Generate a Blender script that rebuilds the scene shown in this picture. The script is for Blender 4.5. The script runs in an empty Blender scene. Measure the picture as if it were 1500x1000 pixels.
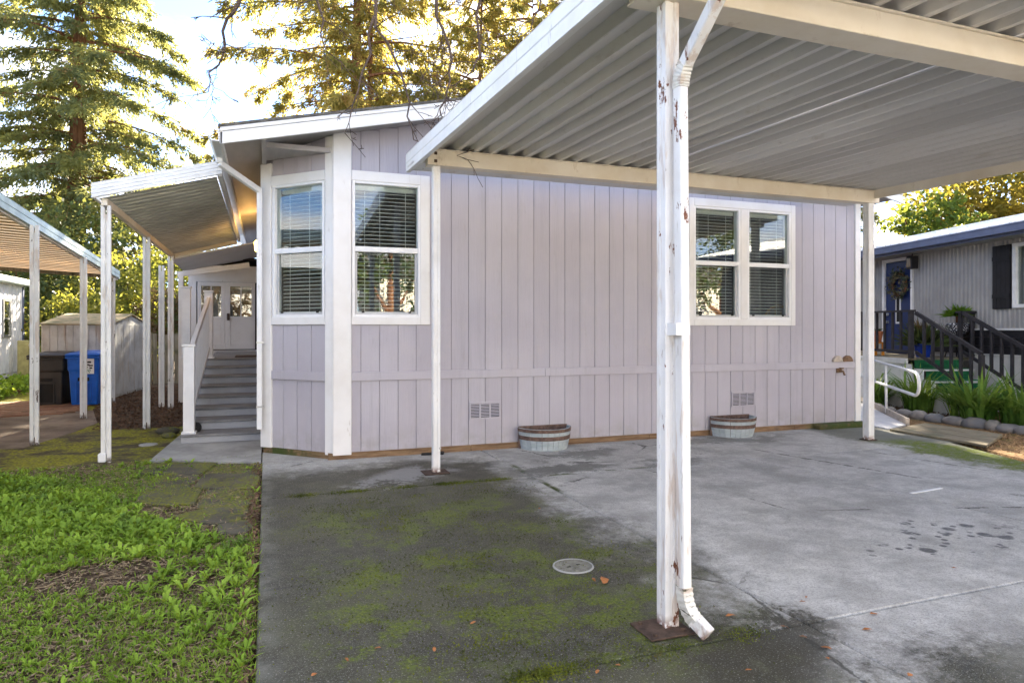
import bpy, math, random
import numpy as np
from mathutils import Vector, Matrix
random.seed(7); RNG = np.random.default_rng(11)
C = bpy.context.scene
COL = C.collection

# ------------------------------------------------------------------ camera
TH = math.atan(359/977); FPX = 977.0; EYE = 1.5; HOR = 482.0
cd = bpy.data.cameras.new('camera'); cam = bpy.data.objects.new('camera', cd); COL.objects.link(cam)
cam.location = (0, 0, EYE); cam.rotation_euler = (math.radians(90), 0, -TH)
cd.sensor_width = 36; cd.lens = FPX/1500*36; cd.shift_y = -18/1500
cd.clip_start = 0.05; cd.clip_end = 900
C.camera = cam
# ------------------------------------------------------------------ light
SUN_EL = math.radians(25.3); SUN_AZ = math.atan2(.278, .963)      # azimuth clockwise from +Y
world = bpy.data.worlds.new('World'); C.world = world; world.use_nodes = True
wn = world.node_tree; wn.nodes.clear()
sky = wn.nodes.new('ShaderNodeTexSky'); sky.sky_type = 'NISHITA'; sky.sun_disc = False
sky.sun_elevation = SUN_EL; sky.sun_rotation = SUN_AZ
sky.air_density = 0.6; sky.dust_density = 0.05; sky.ozone_density = 3.0; sky.altitude = 50
tc = wn.nodes.new('ShaderNodeTexCoord')
mp = wn.nodes.new('ShaderNodeMapping'); mp.inputs['Scale'].default_value = (1.6, 1.6, 5.0)
cn = wn.nodes.new('ShaderNodeTexNoise'); cn.inputs['Scale'].default_value = 1.7; cn.inputs['Detail'].default_value = 8; cn.inputs['Roughness'].default_value = .6
cr = wn.nodes.new('ShaderNodeMapRange'); cr.interpolation_type = 'SMOOTHSTEP'
cr.inputs['From Min'].default_value = .42; cr.inputs['From Max'].default_value = .64; cr.inputs['To Min'].default_value = .0; cr.inputs['To Max'].default_value = .92
cm = wn.nodes.new('ShaderNodeMix'); cm.data_type = 'RGBA'; cm.inputs[7].default_value = (5.3, 4.95, 4.6, 1)
bg = wn.nodes.new('ShaderNodeBackground'); bg.inputs['Strength'].default_value = 0.065
wo = wn.nodes.new('ShaderNodeOutputWorld')
L = wn.links.new
L(tc.outputs['Generated'], mp.inputs['Vector']); L(mp.outputs[0], cn.inputs['Vector']); L(cn.outputs['Fac'], cr.inputs['Value'])
L(cr.outputs[0], cm.inputs[0]); L(sky.outputs[0], cm.inputs[6]); L(cm.outputs[2], bg.inputs['Color']); L(bg.outputs[0], wo.inputs[0])
sl = bpy.data.lights.new('sun', 'SUN'); sun = bpy.data.objects.new('sun', sl); COL.objects.link(sun)
sl.energy = 5.0; sl.angle = math.radians(.5); sl.color = (1, .87, .68)
sun.rotation_euler = Vector((-.278*math.cos(SUN_EL), -.963*math.cos(SUN_EL), -math.sin(SUN_EL))).to_track_quat('-Z', 'Y').to_euler()
sun.location = (10, 40, 30)
C.view_settings.view_transform = 'Standard'; C.view_settings.look = 'None'
C.view_settings.exposure = 3.32; C.view_settings.gamma = 1
C.render.engine = 'CYCLES'
C.cycles.max_bounces = 7; C.cycles.diffuse_bounces = 4; C.cycles.transparent_max_bounces = 12
C.render.resolution_x = 1024; C.render.resolution_y = 682

# ------------------------------------------------------------------ helpers
_s, _c = math.sin(TH), math.cos(TH)
def P(px, py, t):
    "measured pixel of the 1500x1000 photograph at depth t metres -> world point"
    u = (px-750)/FPX; v = (HOR-py)/FPX
    return Vector(((_s+u*_c)*t, (_c-u*_s)*t, EYE+v*t))
def G(px, py, z=0.0):
    return P(px, py, (EYE-z)*FPX/(py-HOR))

class MB:
    def __init__(s): s.v = []; s.f = []; s.M = Matrix.Identity(4)
    def add(s, vs, fs):
        k = len(s.v); s.v += [tuple(s.M @ Vector(v)) for v in vs]; s.f += [tuple(i+k for i in f) for f in fs]; return s
    def box(s, x0, x1, y0, y1, z0, z1):
        return s.add([(x0,y0,z0),(x1,y0,z0),(x1,y1,z0),(x0,y1,z0),(x0,y0,z1),(x1,y0,z1),(x1,y1,z1),(x0,y1,z1)],
              [(0,3,2,1),(4,5,6,7),(0,1,5,4),(1,2,6,5),(2,3,7,6),(3,0,4,7)])
    def prism(s, poly, z0, z1):
        n = len(poly); A = sum(poly[i][0]*poly[(i+1)%n][1]-poly[(i+1)%n][0]*poly[i][1] for i in range(n))
        if A < 0: poly = poly[::-1]
        zz = lambda z, p: z(p) if callable(z) else z
        return s.add([(p[0],p[1],zz(z0,p)) for p in poly]+[(p[0],p[1],zz(z1,p)) for p in poly],
              [tuple(range(n))[::-1], tuple(range(n,2*n))]+[(i,(i+1)%n,n+(i+1)%n,n+i) for i in range(n)])
    def bar(s, p, q, w, h, up=(0,0,1)):
        p, q = Vector(p), Vector(q); d = (q-p).normalized(); up = Vector(up)
        if abs(d.dot(up)) > .98: up = Vector((0,1,0))
        r = d.cross(up).normalized(); u = r.cross(d)
        vs = []
        for o in (p, q):
            for a, b in ((-1,-1),(1,-1),(1,1),(-1,1)): vs.append(o+r*(a*w/2)+u*(b*h/2))
        return s.add(vs, [(0,1,2,3),(7,6,5,4),(0,4,5,1),(1,5,6,2),(2,6,7,3),(3,7,4,0)])
    def loft(s, rings, cap=True, closed=True):
        n = len(rings[0]); vs = [p for r in rings for p in r]; fs = []
        for k in range(len(rings)-1):
            for i in range(n if closed else n-1):
                j = (i+1) % n; fs.append((k*n+i, k*n+j, (k+1)*n+j, (k+1)*n+i))
        if cap and closed: fs += [tuple(range(n))[::-1], tuple(range((len(rings)-1)*n, len(rings)*n))]
        return s.add(vs, fs)
    def tube(s, pts, r, n=6, cap=True):
        pts = [Vector(p) for p in pts]; rings = []; ref = None
        for i, p in enumerate(pts):
            d = (pts[min(i+1, len(pts)-1)]-pts[max(i-1, 0)]).normalized()
            if ref is None: ref = d.orthogonal().normalized()
            ref = (ref-d*ref.dot(d)).normalized(); b = d.cross(ref)
            rr = r[i] if isinstance(r, (list, tuple)) else r
            rings.append([p+ref*(math.cos(2*math.pi*k/n)*rr)+b*(math.sin(2*math.pi*k/n)*rr) for k in range(n)])
        return s.loft(rings, cap)
    def lathe(s, prof, n=16, c=(0,0,0), a0=0, a1=2*math.pi):
        full = abs(a1-a0-2*math.pi) < 1e-6; m = n if full else n+1
        rings = [[(c[0]+r*math.cos(a0+(a1-a0)*k/n), c[1]+r*math.sin(a0+(a1-a0)*k/n), c[2]+z) for k in range(m)] for r, z in prof]
        return s.loft(rings, False, full)
def mesh_from(name, v, f):
    me = bpy.data.meshes.new(name); me.from_pydata(v, [], f); me.update(); return me
def setp(o, parent):
    if parent is not None: o.parent = parent
def rootloc(o):
    l = Vector((0,0,0))
    while o is not None: l = l+o.location; o = o.parent
    return l
def tag(o, label=None, cat=None, group=None, kind=None):
    if label: o['label'] = label
    if cat: o['category'] = cat
    if group: o['group'] = group
    if kind: o['kind'] = kind
    return o
def thing(name, label, cat, loc=(0,0,0), group=None):
    o = bpy.data.objects.new(name, None); COL.objects.link(o); o.location = loc; o.empty_display_size = .2
    return tag(o, label, cat, group)
def part(name, mb, mat, parent=None, smooth=False, bevel=0, kind=None, label=None):
    "mesh in world coordinates -> one object, its vertices relative to its parent's base"
    b = rootloc(parent)
    me = mesh_from(name, [tuple(Vector(v)-b) for v in mb.v], mb.f)
    if mat: me.materials.append(mat)
    if smooth: me.polygons.foreach_set('use_smooth', [True]*len(me.polygons))
    o = bpy.data.objects.new(name, me); COL.objects.link(o); setp(o, parent)
    if bevel:
        m = o.modifiers.new('bevel', 'BEVEL'); m.width = bevel; m.segments = 1; m.limit_method = 'ANGLE'; m.angle_limit = .7
    return tag(o, label, kind=kind)
def inst(name, me, parent, loc, rot=(0,0,0), sc=(1,1,1)):
    o = bpy.data.objects.new(name, me); COL.objects.link(o); setp(o, parent)
    o.location = Vector(loc)-rootloc(parent); o.rotation_euler = rot; o.scale = sc; return o
def npmesh(name, V, Fq, mat, parent=None, kind=None, smooth=False):
    V = np.asarray(V, np.float32); Fq = np.asarray(Fq, np.int32)
    b = rootloc(parent); V = V-np.array(b, np.float32)
    me = bpy.data.meshes.new(name); me.vertices.add(len(V)); me.vertices.foreach_set('co', V.ravel())
    k = Fq.shape[1]; me.loops.add(Fq.size); me.loops.foreach_set('vertex_index', Fq.ravel())
    me.polygons.add(len(Fq)); me.polygons.foreach_set('loop_start', np.arange(len(Fq), dtype=np.int32)*k)
    me.update(calc_edges=True); me.materials.append(mat)
    if smooth: me.polygons.foreach_set('use_smooth', np.ones(len(Fq), bool))
    o = bpy.data.objects.new(name, me); COL.objects.link(o); setp(o, parent)
    return tag(o, kind=kind)
def nrm(a): return a/np.maximum(np.linalg.norm(a, axis=-1, keepdims=True), 1e-9)
def leaf_quads(base, d, length, width, rng, droop=0.0):
    "diamond leaves: base points, directions, lengths, widths"
    n = len(base); d = nrm(d); side = nrm(np.cross(d, rng.normal(size=(n,3))))
    up = np.cross(side, d); L_ = length[:,None]; W = width[:,None]
    mid = base+d*L_*.45+up*(L_*.06)
    tip = base+d*L_; tip[:,2] -= droop*length
    V = np.stack([base, mid+side*W*.5, tip, mid-side*W*.5], 1).reshape(-1,3)
    F = np.arange(n*4).reshape(n,4)
    return V, F

# ------------------------------------------------------------------ materials
class NG:
    def __init__(s, name):
        s.m = bpy.data.materials.new(name); s.m.use_nodes = True; s.t = s.m.node_tree; s.t.nodes.clear()
        s.geo = s.t.nodes.new('ShaderNodeNewGeometry'); s.pos = s.geo.outputs['Position']
        s.out = s.t.nodes.new('ShaderNodeOutputMaterial')
    def set(s, inp, v):
        if hasattr(v, 'links') or isinstance(v, bpy.types.NodeSocket): s.t.links.new(v, inp)
        elif isinstance(v, (tuple, list)):
            if len(inp.default_value) == 4 and len(v) == 3: v = (*v, 1)
            inp.default_value = v
        else: inp.default_value = v
    def vmul(s, v, k):
        n = s.t.nodes.new('ShaderNodeVectorMath'); n.operation = 'MULTIPLY'; s.set(n.inputs[0], v); n.inputs[1].default_value = k; return n.outputs[0]
    def noise(s, scale, detail=4, rough=.55, k=None, dist=0, off=None):
        n = s.t.nodes.new('ShaderNodeTexNoise'); v = s.pos
        if off:
            a = s.t.nodes.new('ShaderNodeVectorMath'); a.operation = 'ADD'; s.set(a.inputs[0], v); a.inputs[1].default_value = off; v = a.outputs[0]
        if k: v = s.vmul(v, k)
        s.set(n.inputs['Vector'], v); n.inputs['Scale'].default_value = scale; n.inputs['Detail'].default_value = detail
        n.inputs['Roughness'].default_value = rough; n.inputs['Distortion'].default_value = dist; return n.outputs['Fac']
    def voro(s, scale, k=None, feature='F1', out='Distance'):
        n = s.t.nodes.new('ShaderNodeTexVoronoi'); n.feature = feature; v = s.vmul(s.pos, k) if k else s.pos
        s.set(n.inputs['Vector'], v); n.inputs['Scale'].default_value = scale; return n.outputs[out]
    def xyz(s):
        n = s.t.nodes.new('ShaderNodeSeparateXYZ'); s.set(n.inputs[0], s.pos); return n.outputs
    def ma(s, op, a, b=0.0, clamp=False):
        n = s.t.nodes.new('ShaderNodeMath'); n.operation = op; n.use_clamp = clamp; s.set(n.inputs[0], a); s.set(n.inputs[1], b); return n.outputs[0]
    def rng(s, v, lo, hi, a=0.0, b=1.0):
        n = s.t.nodes.new('ShaderNodeMapRange'); n.interpolation_type = 'SMOOTHSTEP'; s.set(n.inputs['Value'], v)
        if lo > hi: lo, hi, a, b = hi, lo, b, a
        n.inputs['From Min'].default_value = lo; n.inputs['From Max'].default_value = hi; n.inputs['To Min'].default_value = a; n.inputs['To Max'].default_value = b; return n.outputs[0]
    def mix(s, f, a, b):
        n = s.t.nodes.new('ShaderNodeMix'); n.data_type = 'RGBA'; s.set(n.inputs[0], f); s.set(n.inputs[6], a); s.set(n.inputs[7], b); return n.outputs[2]
    def rnd(s):
        n = s.t.nodes.new('ShaderNodeObjectInfo'); return n.outputs['Random']
    def done(s, color, rough=.6, bump=None, bstr=.3, bdist=.01, spec=.3, metallic=0.0, coat=0.0):
        p = s.t.nodes.new('ShaderNodeBsdfPrincipled'); s.set(p.inputs['Base Color'], color); s.set(p.inputs['Roughness'], rough)
        p.inputs['Specular IOR Level'].default_value = spec; p.inputs['Metallic'].default_value = metallic; p.inputs['Coat Weight'].default_value = coat
        if bump is not None:
            b = s.t.nodes.new('ShaderNodeBump'); b.inputs['Strength'].default_value = bstr; b.inputs['Distance'].default_value = bdist
            s.set(b.inputs['Height'], bump); s.t.links.new(b.outputs[0], p.inputs['Normal'])
        s.t.links.new(p.outputs[0], s.out.inputs[0]); return s.m
    def leaf(s, color, trans=.45, rough=.5, tcol=None):
        d = s.t.nodes.new('ShaderNodeBsdfPrincipled'); s.set(d.inputs['Base Color'], color); d.inputs['Roughness'].default_value = rough; d.inputs['Specular IOR Level'].default_value = .25
        t = s.t.nodes.new('ShaderNodeBsdfTranslucent'); s.set(t.inputs['Color'], tcol if tcol is not None else color)
        m = s.t.nodes.new('ShaderNodeMixShader'); m.inputs[0].default_value = trans
        s.t.links.new(d.outputs[0], m.inputs[1]); s.t.links.new(t.outputs[0], m.inputs[2]); s.t.links.new(m.outputs[0], s.out.inputs[0]); return s.m

def dk(c, k): return tuple(min(1, x*k) for x in c)
def plain(name, c, rough=.6, var=.18, scale=5, spec=.3, metallic=0.0, bstr=.0, bscale=60, k=None, perobj=.0):
    g = NG(name); n = g.noise(scale, 5, .6, k)
    col = g.mix(g.rng(n, .3, .7), dk(c, 1-var), dk(c, 1+var*.6))
    if perobj: col = g.mix(g.rng(g.rnd(), 0, 1, 0, perobj), col, dk(c, .45))
    return g.done(col, rough, g.noise(bscale, 3) if bstr else None, bstr, .004, spec, metallic)
def worn_paint(name, c, rust=(.16,.06,.03), lo=.66, hi=.7, scale=9, k=(1,1,.35), dirt=.12, rough=.45, grime=(.30,.27,.22)):
    g = NG(name); z = g.xyz()[2]
    col = g.mix(g.rng(g.noise(3, 5, .6), .35, .75, 0, dirt*2), c, grime)
    col = g.mix(g.rng(g.noise(38, 4, .6, (1,1,.2)), .62, .72, 0, .35), col, grime)
    ru = g.rng(g.noise(scale, 6, .7, k), lo, hi); col = g.mix(g.rng(g.noise(scale, 5, .65, (k[0],k[1],k[2]*.45)), lo-.06, lo+.02, 0, .45), col, (.45,.30,.19))
    base = g.rng(z, .09, .0)
    edge = g.ma('MULTIPLY', base, g.rng(g.noise(25, 4), .4, .55))
    col = g.mix(g.ma('MAXIMUM', ru, edge), col, rust)
    return g.done(col, g.mix(ru, (rough,)*3, (.85,)*3), g.noise(45, 4, .6, (1,1,.5)), .12, .004, .35)

# lilac T1-11 siding paint
g = NG('lilac_siding'); w = g.noise(1.2, 4); fine = g.noise(70, 3, .6, (1,1,.06))
col = g.mix(g.rng(w, .3, .7), (.435,.41,.455), (.485,.465,.51))
col = g.mix(g.rng(g.rnd(), 0, 1, 0, .38), col, (.385,.36,.405))
col = g.mix(g.rng(g.noise(9, 5, .7, (1,1,.25)), .58, .8, 0, .45), col, (.36,.32,.31))
col = g.mix(g.rng(g.noise(7, 5, .7, (1,1,.05), off=(3,0,0)), .5, .7, 0, .3), col, (.33,.315,.345))
col = g.mix(g.rng(g.noise(46, 4, .7, (1,1,.12)), .60, .72, 0, .30), col, (.33,.31,.33))
col = g.mix(g.rng(g.noise(3.3, 5, .7, (1,1,.5), off=(8,3,1)), .5, .72, 0, .4), col, (.50,.46,.47))
col = g.mix(g.ma('MULTIPLY', g.rng(g.xyz()[2], .42, .05), g.rng(g.noise(5, 5, .65), .35, .7, 0, .55)), col, (.30,.28,.25))
M_SID = g.done(col, .62, fine, .4, .004, .25)
M_GROOVE = plain('siding_core', (.35,.325,.355), .8)
g = NG('white_trim'); col = g.mix(g.rng(g.noise(2.5, 5, .6), .35, .75, 0, .5), (.80,.79,.78), (.66,.63,.59))
col = g.mix(g.rng(g.noise(14, 5, .7, (1,1,.2)), .64, .76, 0, .6), col, (.42,.37,.31))
M_TRIM = g.done(col, .5, g.noise(60, 3, .6, (1,1,.1)), .12, .003)
M_VINYL = plain('vinyl_frame', (.82,.82,.82), .35, .06)
M_WPOST = worn_paint('worn_white_post', (.80,.80,.80), lo=.585, hi=.61, scale=8)
M_LPOST = worn_paint('peeling_white_post', (.76,.76,.74), rust=(.14,.11,.09), lo=.63, hi=.66, scale=9)
g = NG('cream_beam'); col = g.mix(g.rng(g.noise(1.6, 5, .65), .3, .7), (.70,.63,.51), (.80,.75,.66))
col = g.mix(g.rng(g.noise(6, 6, .7, (1,1,.5)), .58, .75, 0, .6), col, (.42,.33,.22))
col = g.mix(g.rng(g.noise(11, 5, .7, off=(3,1,2)), .70, .74), col, (.20,.09,.05))
M_BEAM = g.done(col, .5, g.noise(30, 3), .08, .003)
g = NG('ribbed_metal'); col = g.mix(g.rng(g.noise(.9, 6, .65, (1,.35,1)), .3, .75), (.76,.755,.74), (.62,.61,.59))
col = g.mix(g.rng(g.noise(22, 5, .7, (1,.3,1)), .6, .74, 0, .4), col, (.34,.31,.27))
col = g.mix(g.rng(g.noise(2.2, 6, .7, (1.5,.5,1), off=(7,3,0)), .58, .72, 0, .5), col, (.42,.36,.27))
col = g.mix(g.rng(g.rnd(), 0, 1, 0, .45), col, (.36,.345,.32)); M_PAN = g.done(col, .42, g.noise(40, 3), .06, .003, .4)
M_PAN2 = plain('awning_metal', (.55,.56,.51), .5, .2, 3, .35)
M_WHITEAL = worn_paint('white_aluminium', (.80,.81,.82), lo=.74, hi=.76, dirt=.08)
g = NG('warmed_tan_ceiling'); col = g.mix(g.rng(g.noise(4, 5, .6, (.3,2,1)), .3, .7), (.62,.42,.22), (.72,.53,.30)); M_TAN = g.done(col, .55)  # tan made warmer, bounce from sunlit ground put into the colour
M_GREENTRIM = plain('pale_green_metal', (.52,.60,.56), .4, .25, 3)
g = NG('grey_soffit'); col = g.mix(g.rng(g.noise(5, 5, .6, (1,.2,1)), .3, .7), (.36,.34,.34), (.46,.43,.43)); M_SOFF = g.done(col, .6)
g = NG('brown_plank'); gr = g.noise(4, 6, .65, (1,1,14)); col = g.mix(g.rng(gr, .3, .7), (.12,.07,.038), (.28,.18,.10))
col = g.mix(g.ma('MULTIPLY', g.rng(g.xyz()[0], .75, .15), g.rng(g.noise(9, 5), .3, .55)), col, (.05,.07,.015))
col = g.mix(g.ma('MULTIPLY', g.rng(g.xyz()[0], 7.5, 7.9), g.rng(g.noise(9, 5), .2, .45)), col, (.05,.07,.015))
col = g.mix(g.rng(g.noise(3, 5, .7), .55, .75, 0, .7), col, (.10,.08,.06)); M_PLANK = g.done(col, .8, gr, .4, .006)
g = NG('roof_shingle'); M_SHING = g.done(g.mix(g.rng(g.noise(12, 5), .3, .7), (.07,.065,.06), (.16,.15,.13)), .9, g.noise(50, 3), .5, .01)
# glass
g = NG('window_glass'); fr = g.t.nodes.new('ShaderNodeLayerWeight'); fr.inputs['Blend'].default_value = .5
f2 = g.ma('ADD', g.ma('MULTIPLY', g.ma('POWER', fr.outputs['Facing'], 4.0), .85), .085, True)
tr = g.t.nodes.new('ShaderNodeBsdfTransparent'); tr.inputs[0].default_value = (.84,.88,.86,1)
gl = g.t.nodes.new('ShaderNodeBsdfGlossy'); gl.inputs['Roughness'].default_value = .0; gl.inputs['Color'].default_value = (1,1,1,1)
bm = g.t.nodes.new('ShaderNodeBump'); bm.inputs['Strength'].default_value = .03; bm.inputs['Distance'].default_value = .02
g.set(bm.inputs['Height'], g.noise(2.2, 2)); g.t.links.new(bm.outputs[0], gl.inputs['Normal'])
mx = g.t.nodes.new('ShaderNodeMixShader'); g.set(mx.inputs[0], f2); g.t.links.new(tr.outputs[0], mx.inputs[1]); g.t.links.new(gl.outputs[0], mx.inputs[2]); g.t.links.new(mx.outputs[0], g.out.inputs[0])
M_GLASS = g.m
M_SLAT = plain('blind_slat', (.80,.80,.77), .5, .08)
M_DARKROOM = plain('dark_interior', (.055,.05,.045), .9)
M_GREYSTEP = None
g = NG('grey_deck_paint'); col = g.mix(g.rng(g.noise(2.4, 6, .7, (1,2,1)), .3, .72), (.27,.28,.30), (.36,.37,.38))
col = g.mix(g.rng(g.noise(8, 6, .7), .58, .74, 0, .6), col, (.19,.18,.16)); M_STEP = g.done(g.mix(.25, col, (.5,.5,.5)), .6, g.noise(40, 4, .6, (.2,1,1)), .2, .004)
g = NG('worn_tread'); col = g.mix(g.rng(g.noise(2.4, 6, .7, (1,2,1)), .3, .72), (.155,.155,.155), (.26,.26,.26)); M_TREAD = g.done(g.mix(g.rng(g.noise(9,6,.7), .55, .72, 0, .5), col, (.10,.095,.085)), .65, g.noise(40, 4, .6, (.2,1,1)), .2, .004)
# concrete driveway ------------------------------------------------
g = NG('driveway_concrete'); X, Y, Z = g.xyz()
n1 = g.noise(.9, 6, .65); n2 = g.noise(5, 6, .7); n3 = g.noise(60, 3, .7); n4 = g.noise(170, 2, .6)
light = g.mix(g.rng(n2, .3, .72), (.50,.49,.465), (.66,.65,.615))
light = g.mix(g.rng(g.noise(1.7, 6, .7, off=(4,9,0)), .40, .66, 0, .85), light, (.33,.32,.30))
light = g.mix(g.rng(g.noise(13, 7, .8, off=(1,3,0)), .46, .66, 0, .5), light, (.31,.305,.29))
light = g.mix(g.rng(n3, .50, .60, 0, .42), light, (.23,.22,.205))
dark = g.mix(g.rng(n2, .32, .7), (.034,.031,.020), (.075,.070,.046))
dark = g.mix(g.rng(n3, .52, .64, 0, .7), dark, (.125,.12,.088))
dark = g.mix(g.rng(n4, .59, .65, 0, .6), dark, (.27,.265,.22))
dark = g.mix(g.rng(g.noise(9, 7, .8, off=(6,2,0)), .46, .62, 0, .6), dark, (.036,.034,.022))
dark = g.mix(g.rng(g.noise(1.3, 5, .6, off=(2,2,0)), .42, .68, 0, .6), dark, (.10,.098,.05))
wob = g.ma('MULTIPLY', g.ma('SUBTRACT', n1, .5), 1.7); wob2 = g.ma('ADD', g.ma('MULTIPLY', g.ma('SUBTRACT', n2, .5), .7), g.ma('MULTIPLY', g.ma('SUBTRACT', g.noise(24, 5, .75), .5), .55))
xx = g.ma('ADD', g.ma('ADD', X, wob), wob2); yy = g.ma('ADD', g.ma('ADD', Y, wob), wob2)
wet = g.rng(xx, 2.75, 2.05)                                     # rained-on part, left of the roof edge
wet = g.ma('MAXIMUM', wet, g.ma('MULTIPLY', g.rng(yy, 2.45, 2.0), g.rng(xx, 4.0, 2.6, .25, 1)))
wet = g.ma('MULTIPLY', wet, g.rng(yy, 7.75, 7.05, .15, 1))       # dry pale strip along the wall
blot = lambda cx, cy, rx, ry: g.rng(g.ma('SQRT', g.ma('ADD', g.ma('POWER', g.ma('DIVIDE', g.ma('SUBTRACT', xx, cx), rx), 2), g.ma('POWER', g.ma('DIVIDE', g.ma('SUBTRACT', yy, cy), ry), 2))), 1.0, .55)
col = g.mix(wet, light, dark)
col = g.mix(g.ma('MULTIPLY', blot(1.35, 6.75, .55, .28), .6), col, (.36,.36,.36))
for b in ((3.0,6.55,.8,.35,.75), (3.55,7.25,.6,.2,.6), (5.9,7.5,1.4,.3,.55), (4.3,6.5,.6,.2,.55)):
    col = g.mix(g.ma('MULTIPLY', blot(*b[:4]), b[4]), col, (.115,.115,.10))
# oil spots
ov = g.ma('MAXIMUM', g.rng(g.voro(5.5), .36, .24), g.rng(g.voro(11), .34, .22)); om = g.ma('MULTIPLY', blot(4.55, 3.42, .95, .36), g.rng(g.noise(4.5, 3), .40, .50))
col = g.mix(g.ma('MULTIPLY', g.ma('MULTIPLY', ov, om), .9), col, (.085,.085,.09))
col = g.mix(g.ma('MULTIPLY', blot(2.15, 2.5, .45, .32), .8), col, (.040,.035,.022))
# fine grit, hairline cracks, rusty specks
col = g.mix(g.rng(g.noise(120, 3, .8, off=(2,7,0)), .53, .62, 0, .42), col, (.07,.07,.065))
col = g.mix(g.rng(g.noise(95, 3, .8, off=(5,1,0)), .58, .66, 0, .45), col, (.60,.59,.56))
ck = g.voro(.42, None, 'DISTANCE_TO_EDGE')
wv = g.ma('ADD', ck, g.ma('MULTIPLY', g.ma('SUBTRACT', g.noise(7, 5, .7), .5), .05))
crk = g.ma('MULTIPLY', g.rng(g.ma('ABSOLUTE', wv), .006, .001), g.rng(g.noise(.7, 3, .5, off=(3,8,0)), .50, .56))
col = g.mix(g.ma('MULTIPLY', crk, .8), col, (.05,.048,.04))
# moss
mreg = g.ma('MULTIPLY', g.ma('MULTIPLY', g.rng(xx, .15, .5), g.rng(xx, 2.5, 1.9)), g.ma('MULTIPLY', g.rng(yy, 2.3, 3.2), g.rng(yy, 6.0, 5.3)))
moss = g.ma('MULTIPLY', g.ma('MULTIPLY', mreg, g.rng(g.noise(2.3, 8, .78, off=(1.5,6.1,0)), .485, .56)), g.rng(g.noise(42, 5, .8), .40, .54))
mcol = g.mix(g.rng(n3, .3, .7), (.055,.080,.006), (.175,.22,.012))
col = g.mix(g.ma('MULTIPLY', moss, .9), col, mcol)
mreg2 = g.ma('MULTIPLY', g.ma('MULTIPLY', g.rng(xx, 7.35, 7.75), g.rng(xx, 8.45, 8.05)), g.rng(Y, 6.9, 6.5))
col = g.mix(g.ma('MULTIPLY', g.rng(xx, 7.3, 7.7), .8), col, (.11,.115,.085))
col = g.mix(g.ma('MULTIPLY', mreg2, g.rng(g.noise(12, 5, .7), .32, .55)), col, mcol)
# moss in the joints
jm = g.ma('MAXIMUM', g.rng(g.ma('ABSOLUTE', g.ma('SUBTRACT', X, 2.55)), .05, .0), g.rng(g.ma('ABSOLUTE', g.ma('SUBTRACT', Y, 6.3)), .06, .0))
jm = g.ma('MULTIPLY', g.ma('MULTIPLY', jm, g.rng(g.noise(3, 5), .45, .6)), blot(2.4, 6.3, 2.0, .9))
col = g.mix(jm, col, (.06,.075,.015))
col = g.mix(g.ma('MULTIPLY', g.rng(X, .11, -.02), g.rng(n2, .35, .65, 0, .45)), col, (.24,.24,.21))
M_CONC = g.done(col, g.mix(wet, (.78,)*3, (.55,)*3), g.ma('ADD', g.ma('MULTIPLY', n3, .6), n4), .6, .005, .25)
g = NG('pad_concrete'); col = g.mix(g.rng(g.noise(2, 6, .7), .3, .7), (.24,.24,.23), (.42,.42,.40)); M_PAD = g.done(col, .8, g.noise(60,3), .3, .004)
g = NG('flagstone'); col = g.mix(g.rng(g.noise(3, 6, .7), .3, .7), (.060,.054,.038), (.125,.112,.080)); col = g.mix(g.rng(g.rnd(),0,1,0,.4), col, (.06,.06,.05))
col = g.mix(g.ma('MULTIPLY', g.rng(g.noise(2.2, 6, .7, off=(5,1,0)), .44, .54), g.rng(g.noise(30, 4), .35, .6)), col, (.15,.16,.015)); M_FLAG = g.done(col, .8, g.noise(14, 5), .5, .01)
g = NG('soil'); col = g.mix(g.rng(g.noise(7, 6, .7), .3, .7), (.05,.034,.022), (.15,.105,.07)); col = g.mix(g.rng(g.noise(70,3,.7), .6, .75, 0, .7), col, (.22,.16,.11)); M_SOIL = g.done(col, .95, g.noise(30, 6, .7), 1.0, .03, .1)
g = NG('moss_ground'); b_ = g.mix(g.rng(g.noise(3, 6, .7), .3, .7), (.07,.055,.035), (.15,.13,.085))
col = g.mix(g.ma('MULTIPLY', g.rng(g.noise(1.5, 6, .7), .40, .56), g.rng(g.noise(24, 4), .25, .6)), b_, g.mix(g.rng(g.noise(40,3), .3, .7), (.15,.16,.012), (.38,.36,.035))); M_MOSSG = g.done(col, .9, g.noise(30, 6), .8, .015, .1)
g = NG('old_drive'); col = g.mix(g.rng(g.noise(1.4, 6, .7), .3, .7), (.12,.085,.06), (.30,.24,.18)); M_OLDDR = g.done(col, .85, g.noise(50,4), .4, .006)
g = NG('brick_paver'); col = g.mix(g.rnd(), (.26,.12,.07), (.40,.24,.15)); col = g.mix(g.rng(g.noise(6,5), .45, .7, 0, .6), col, (.14,.12,.07)); M_BRICK = g.done(col, .85, g.noise(40,4), .3, .005)
g = NG('bark_mulch'); col = g.mix(g.noise(60,2), (.045,.025,.015), (.26,.16,.10)); M_CHIP = g.done(col, .9)
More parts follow.
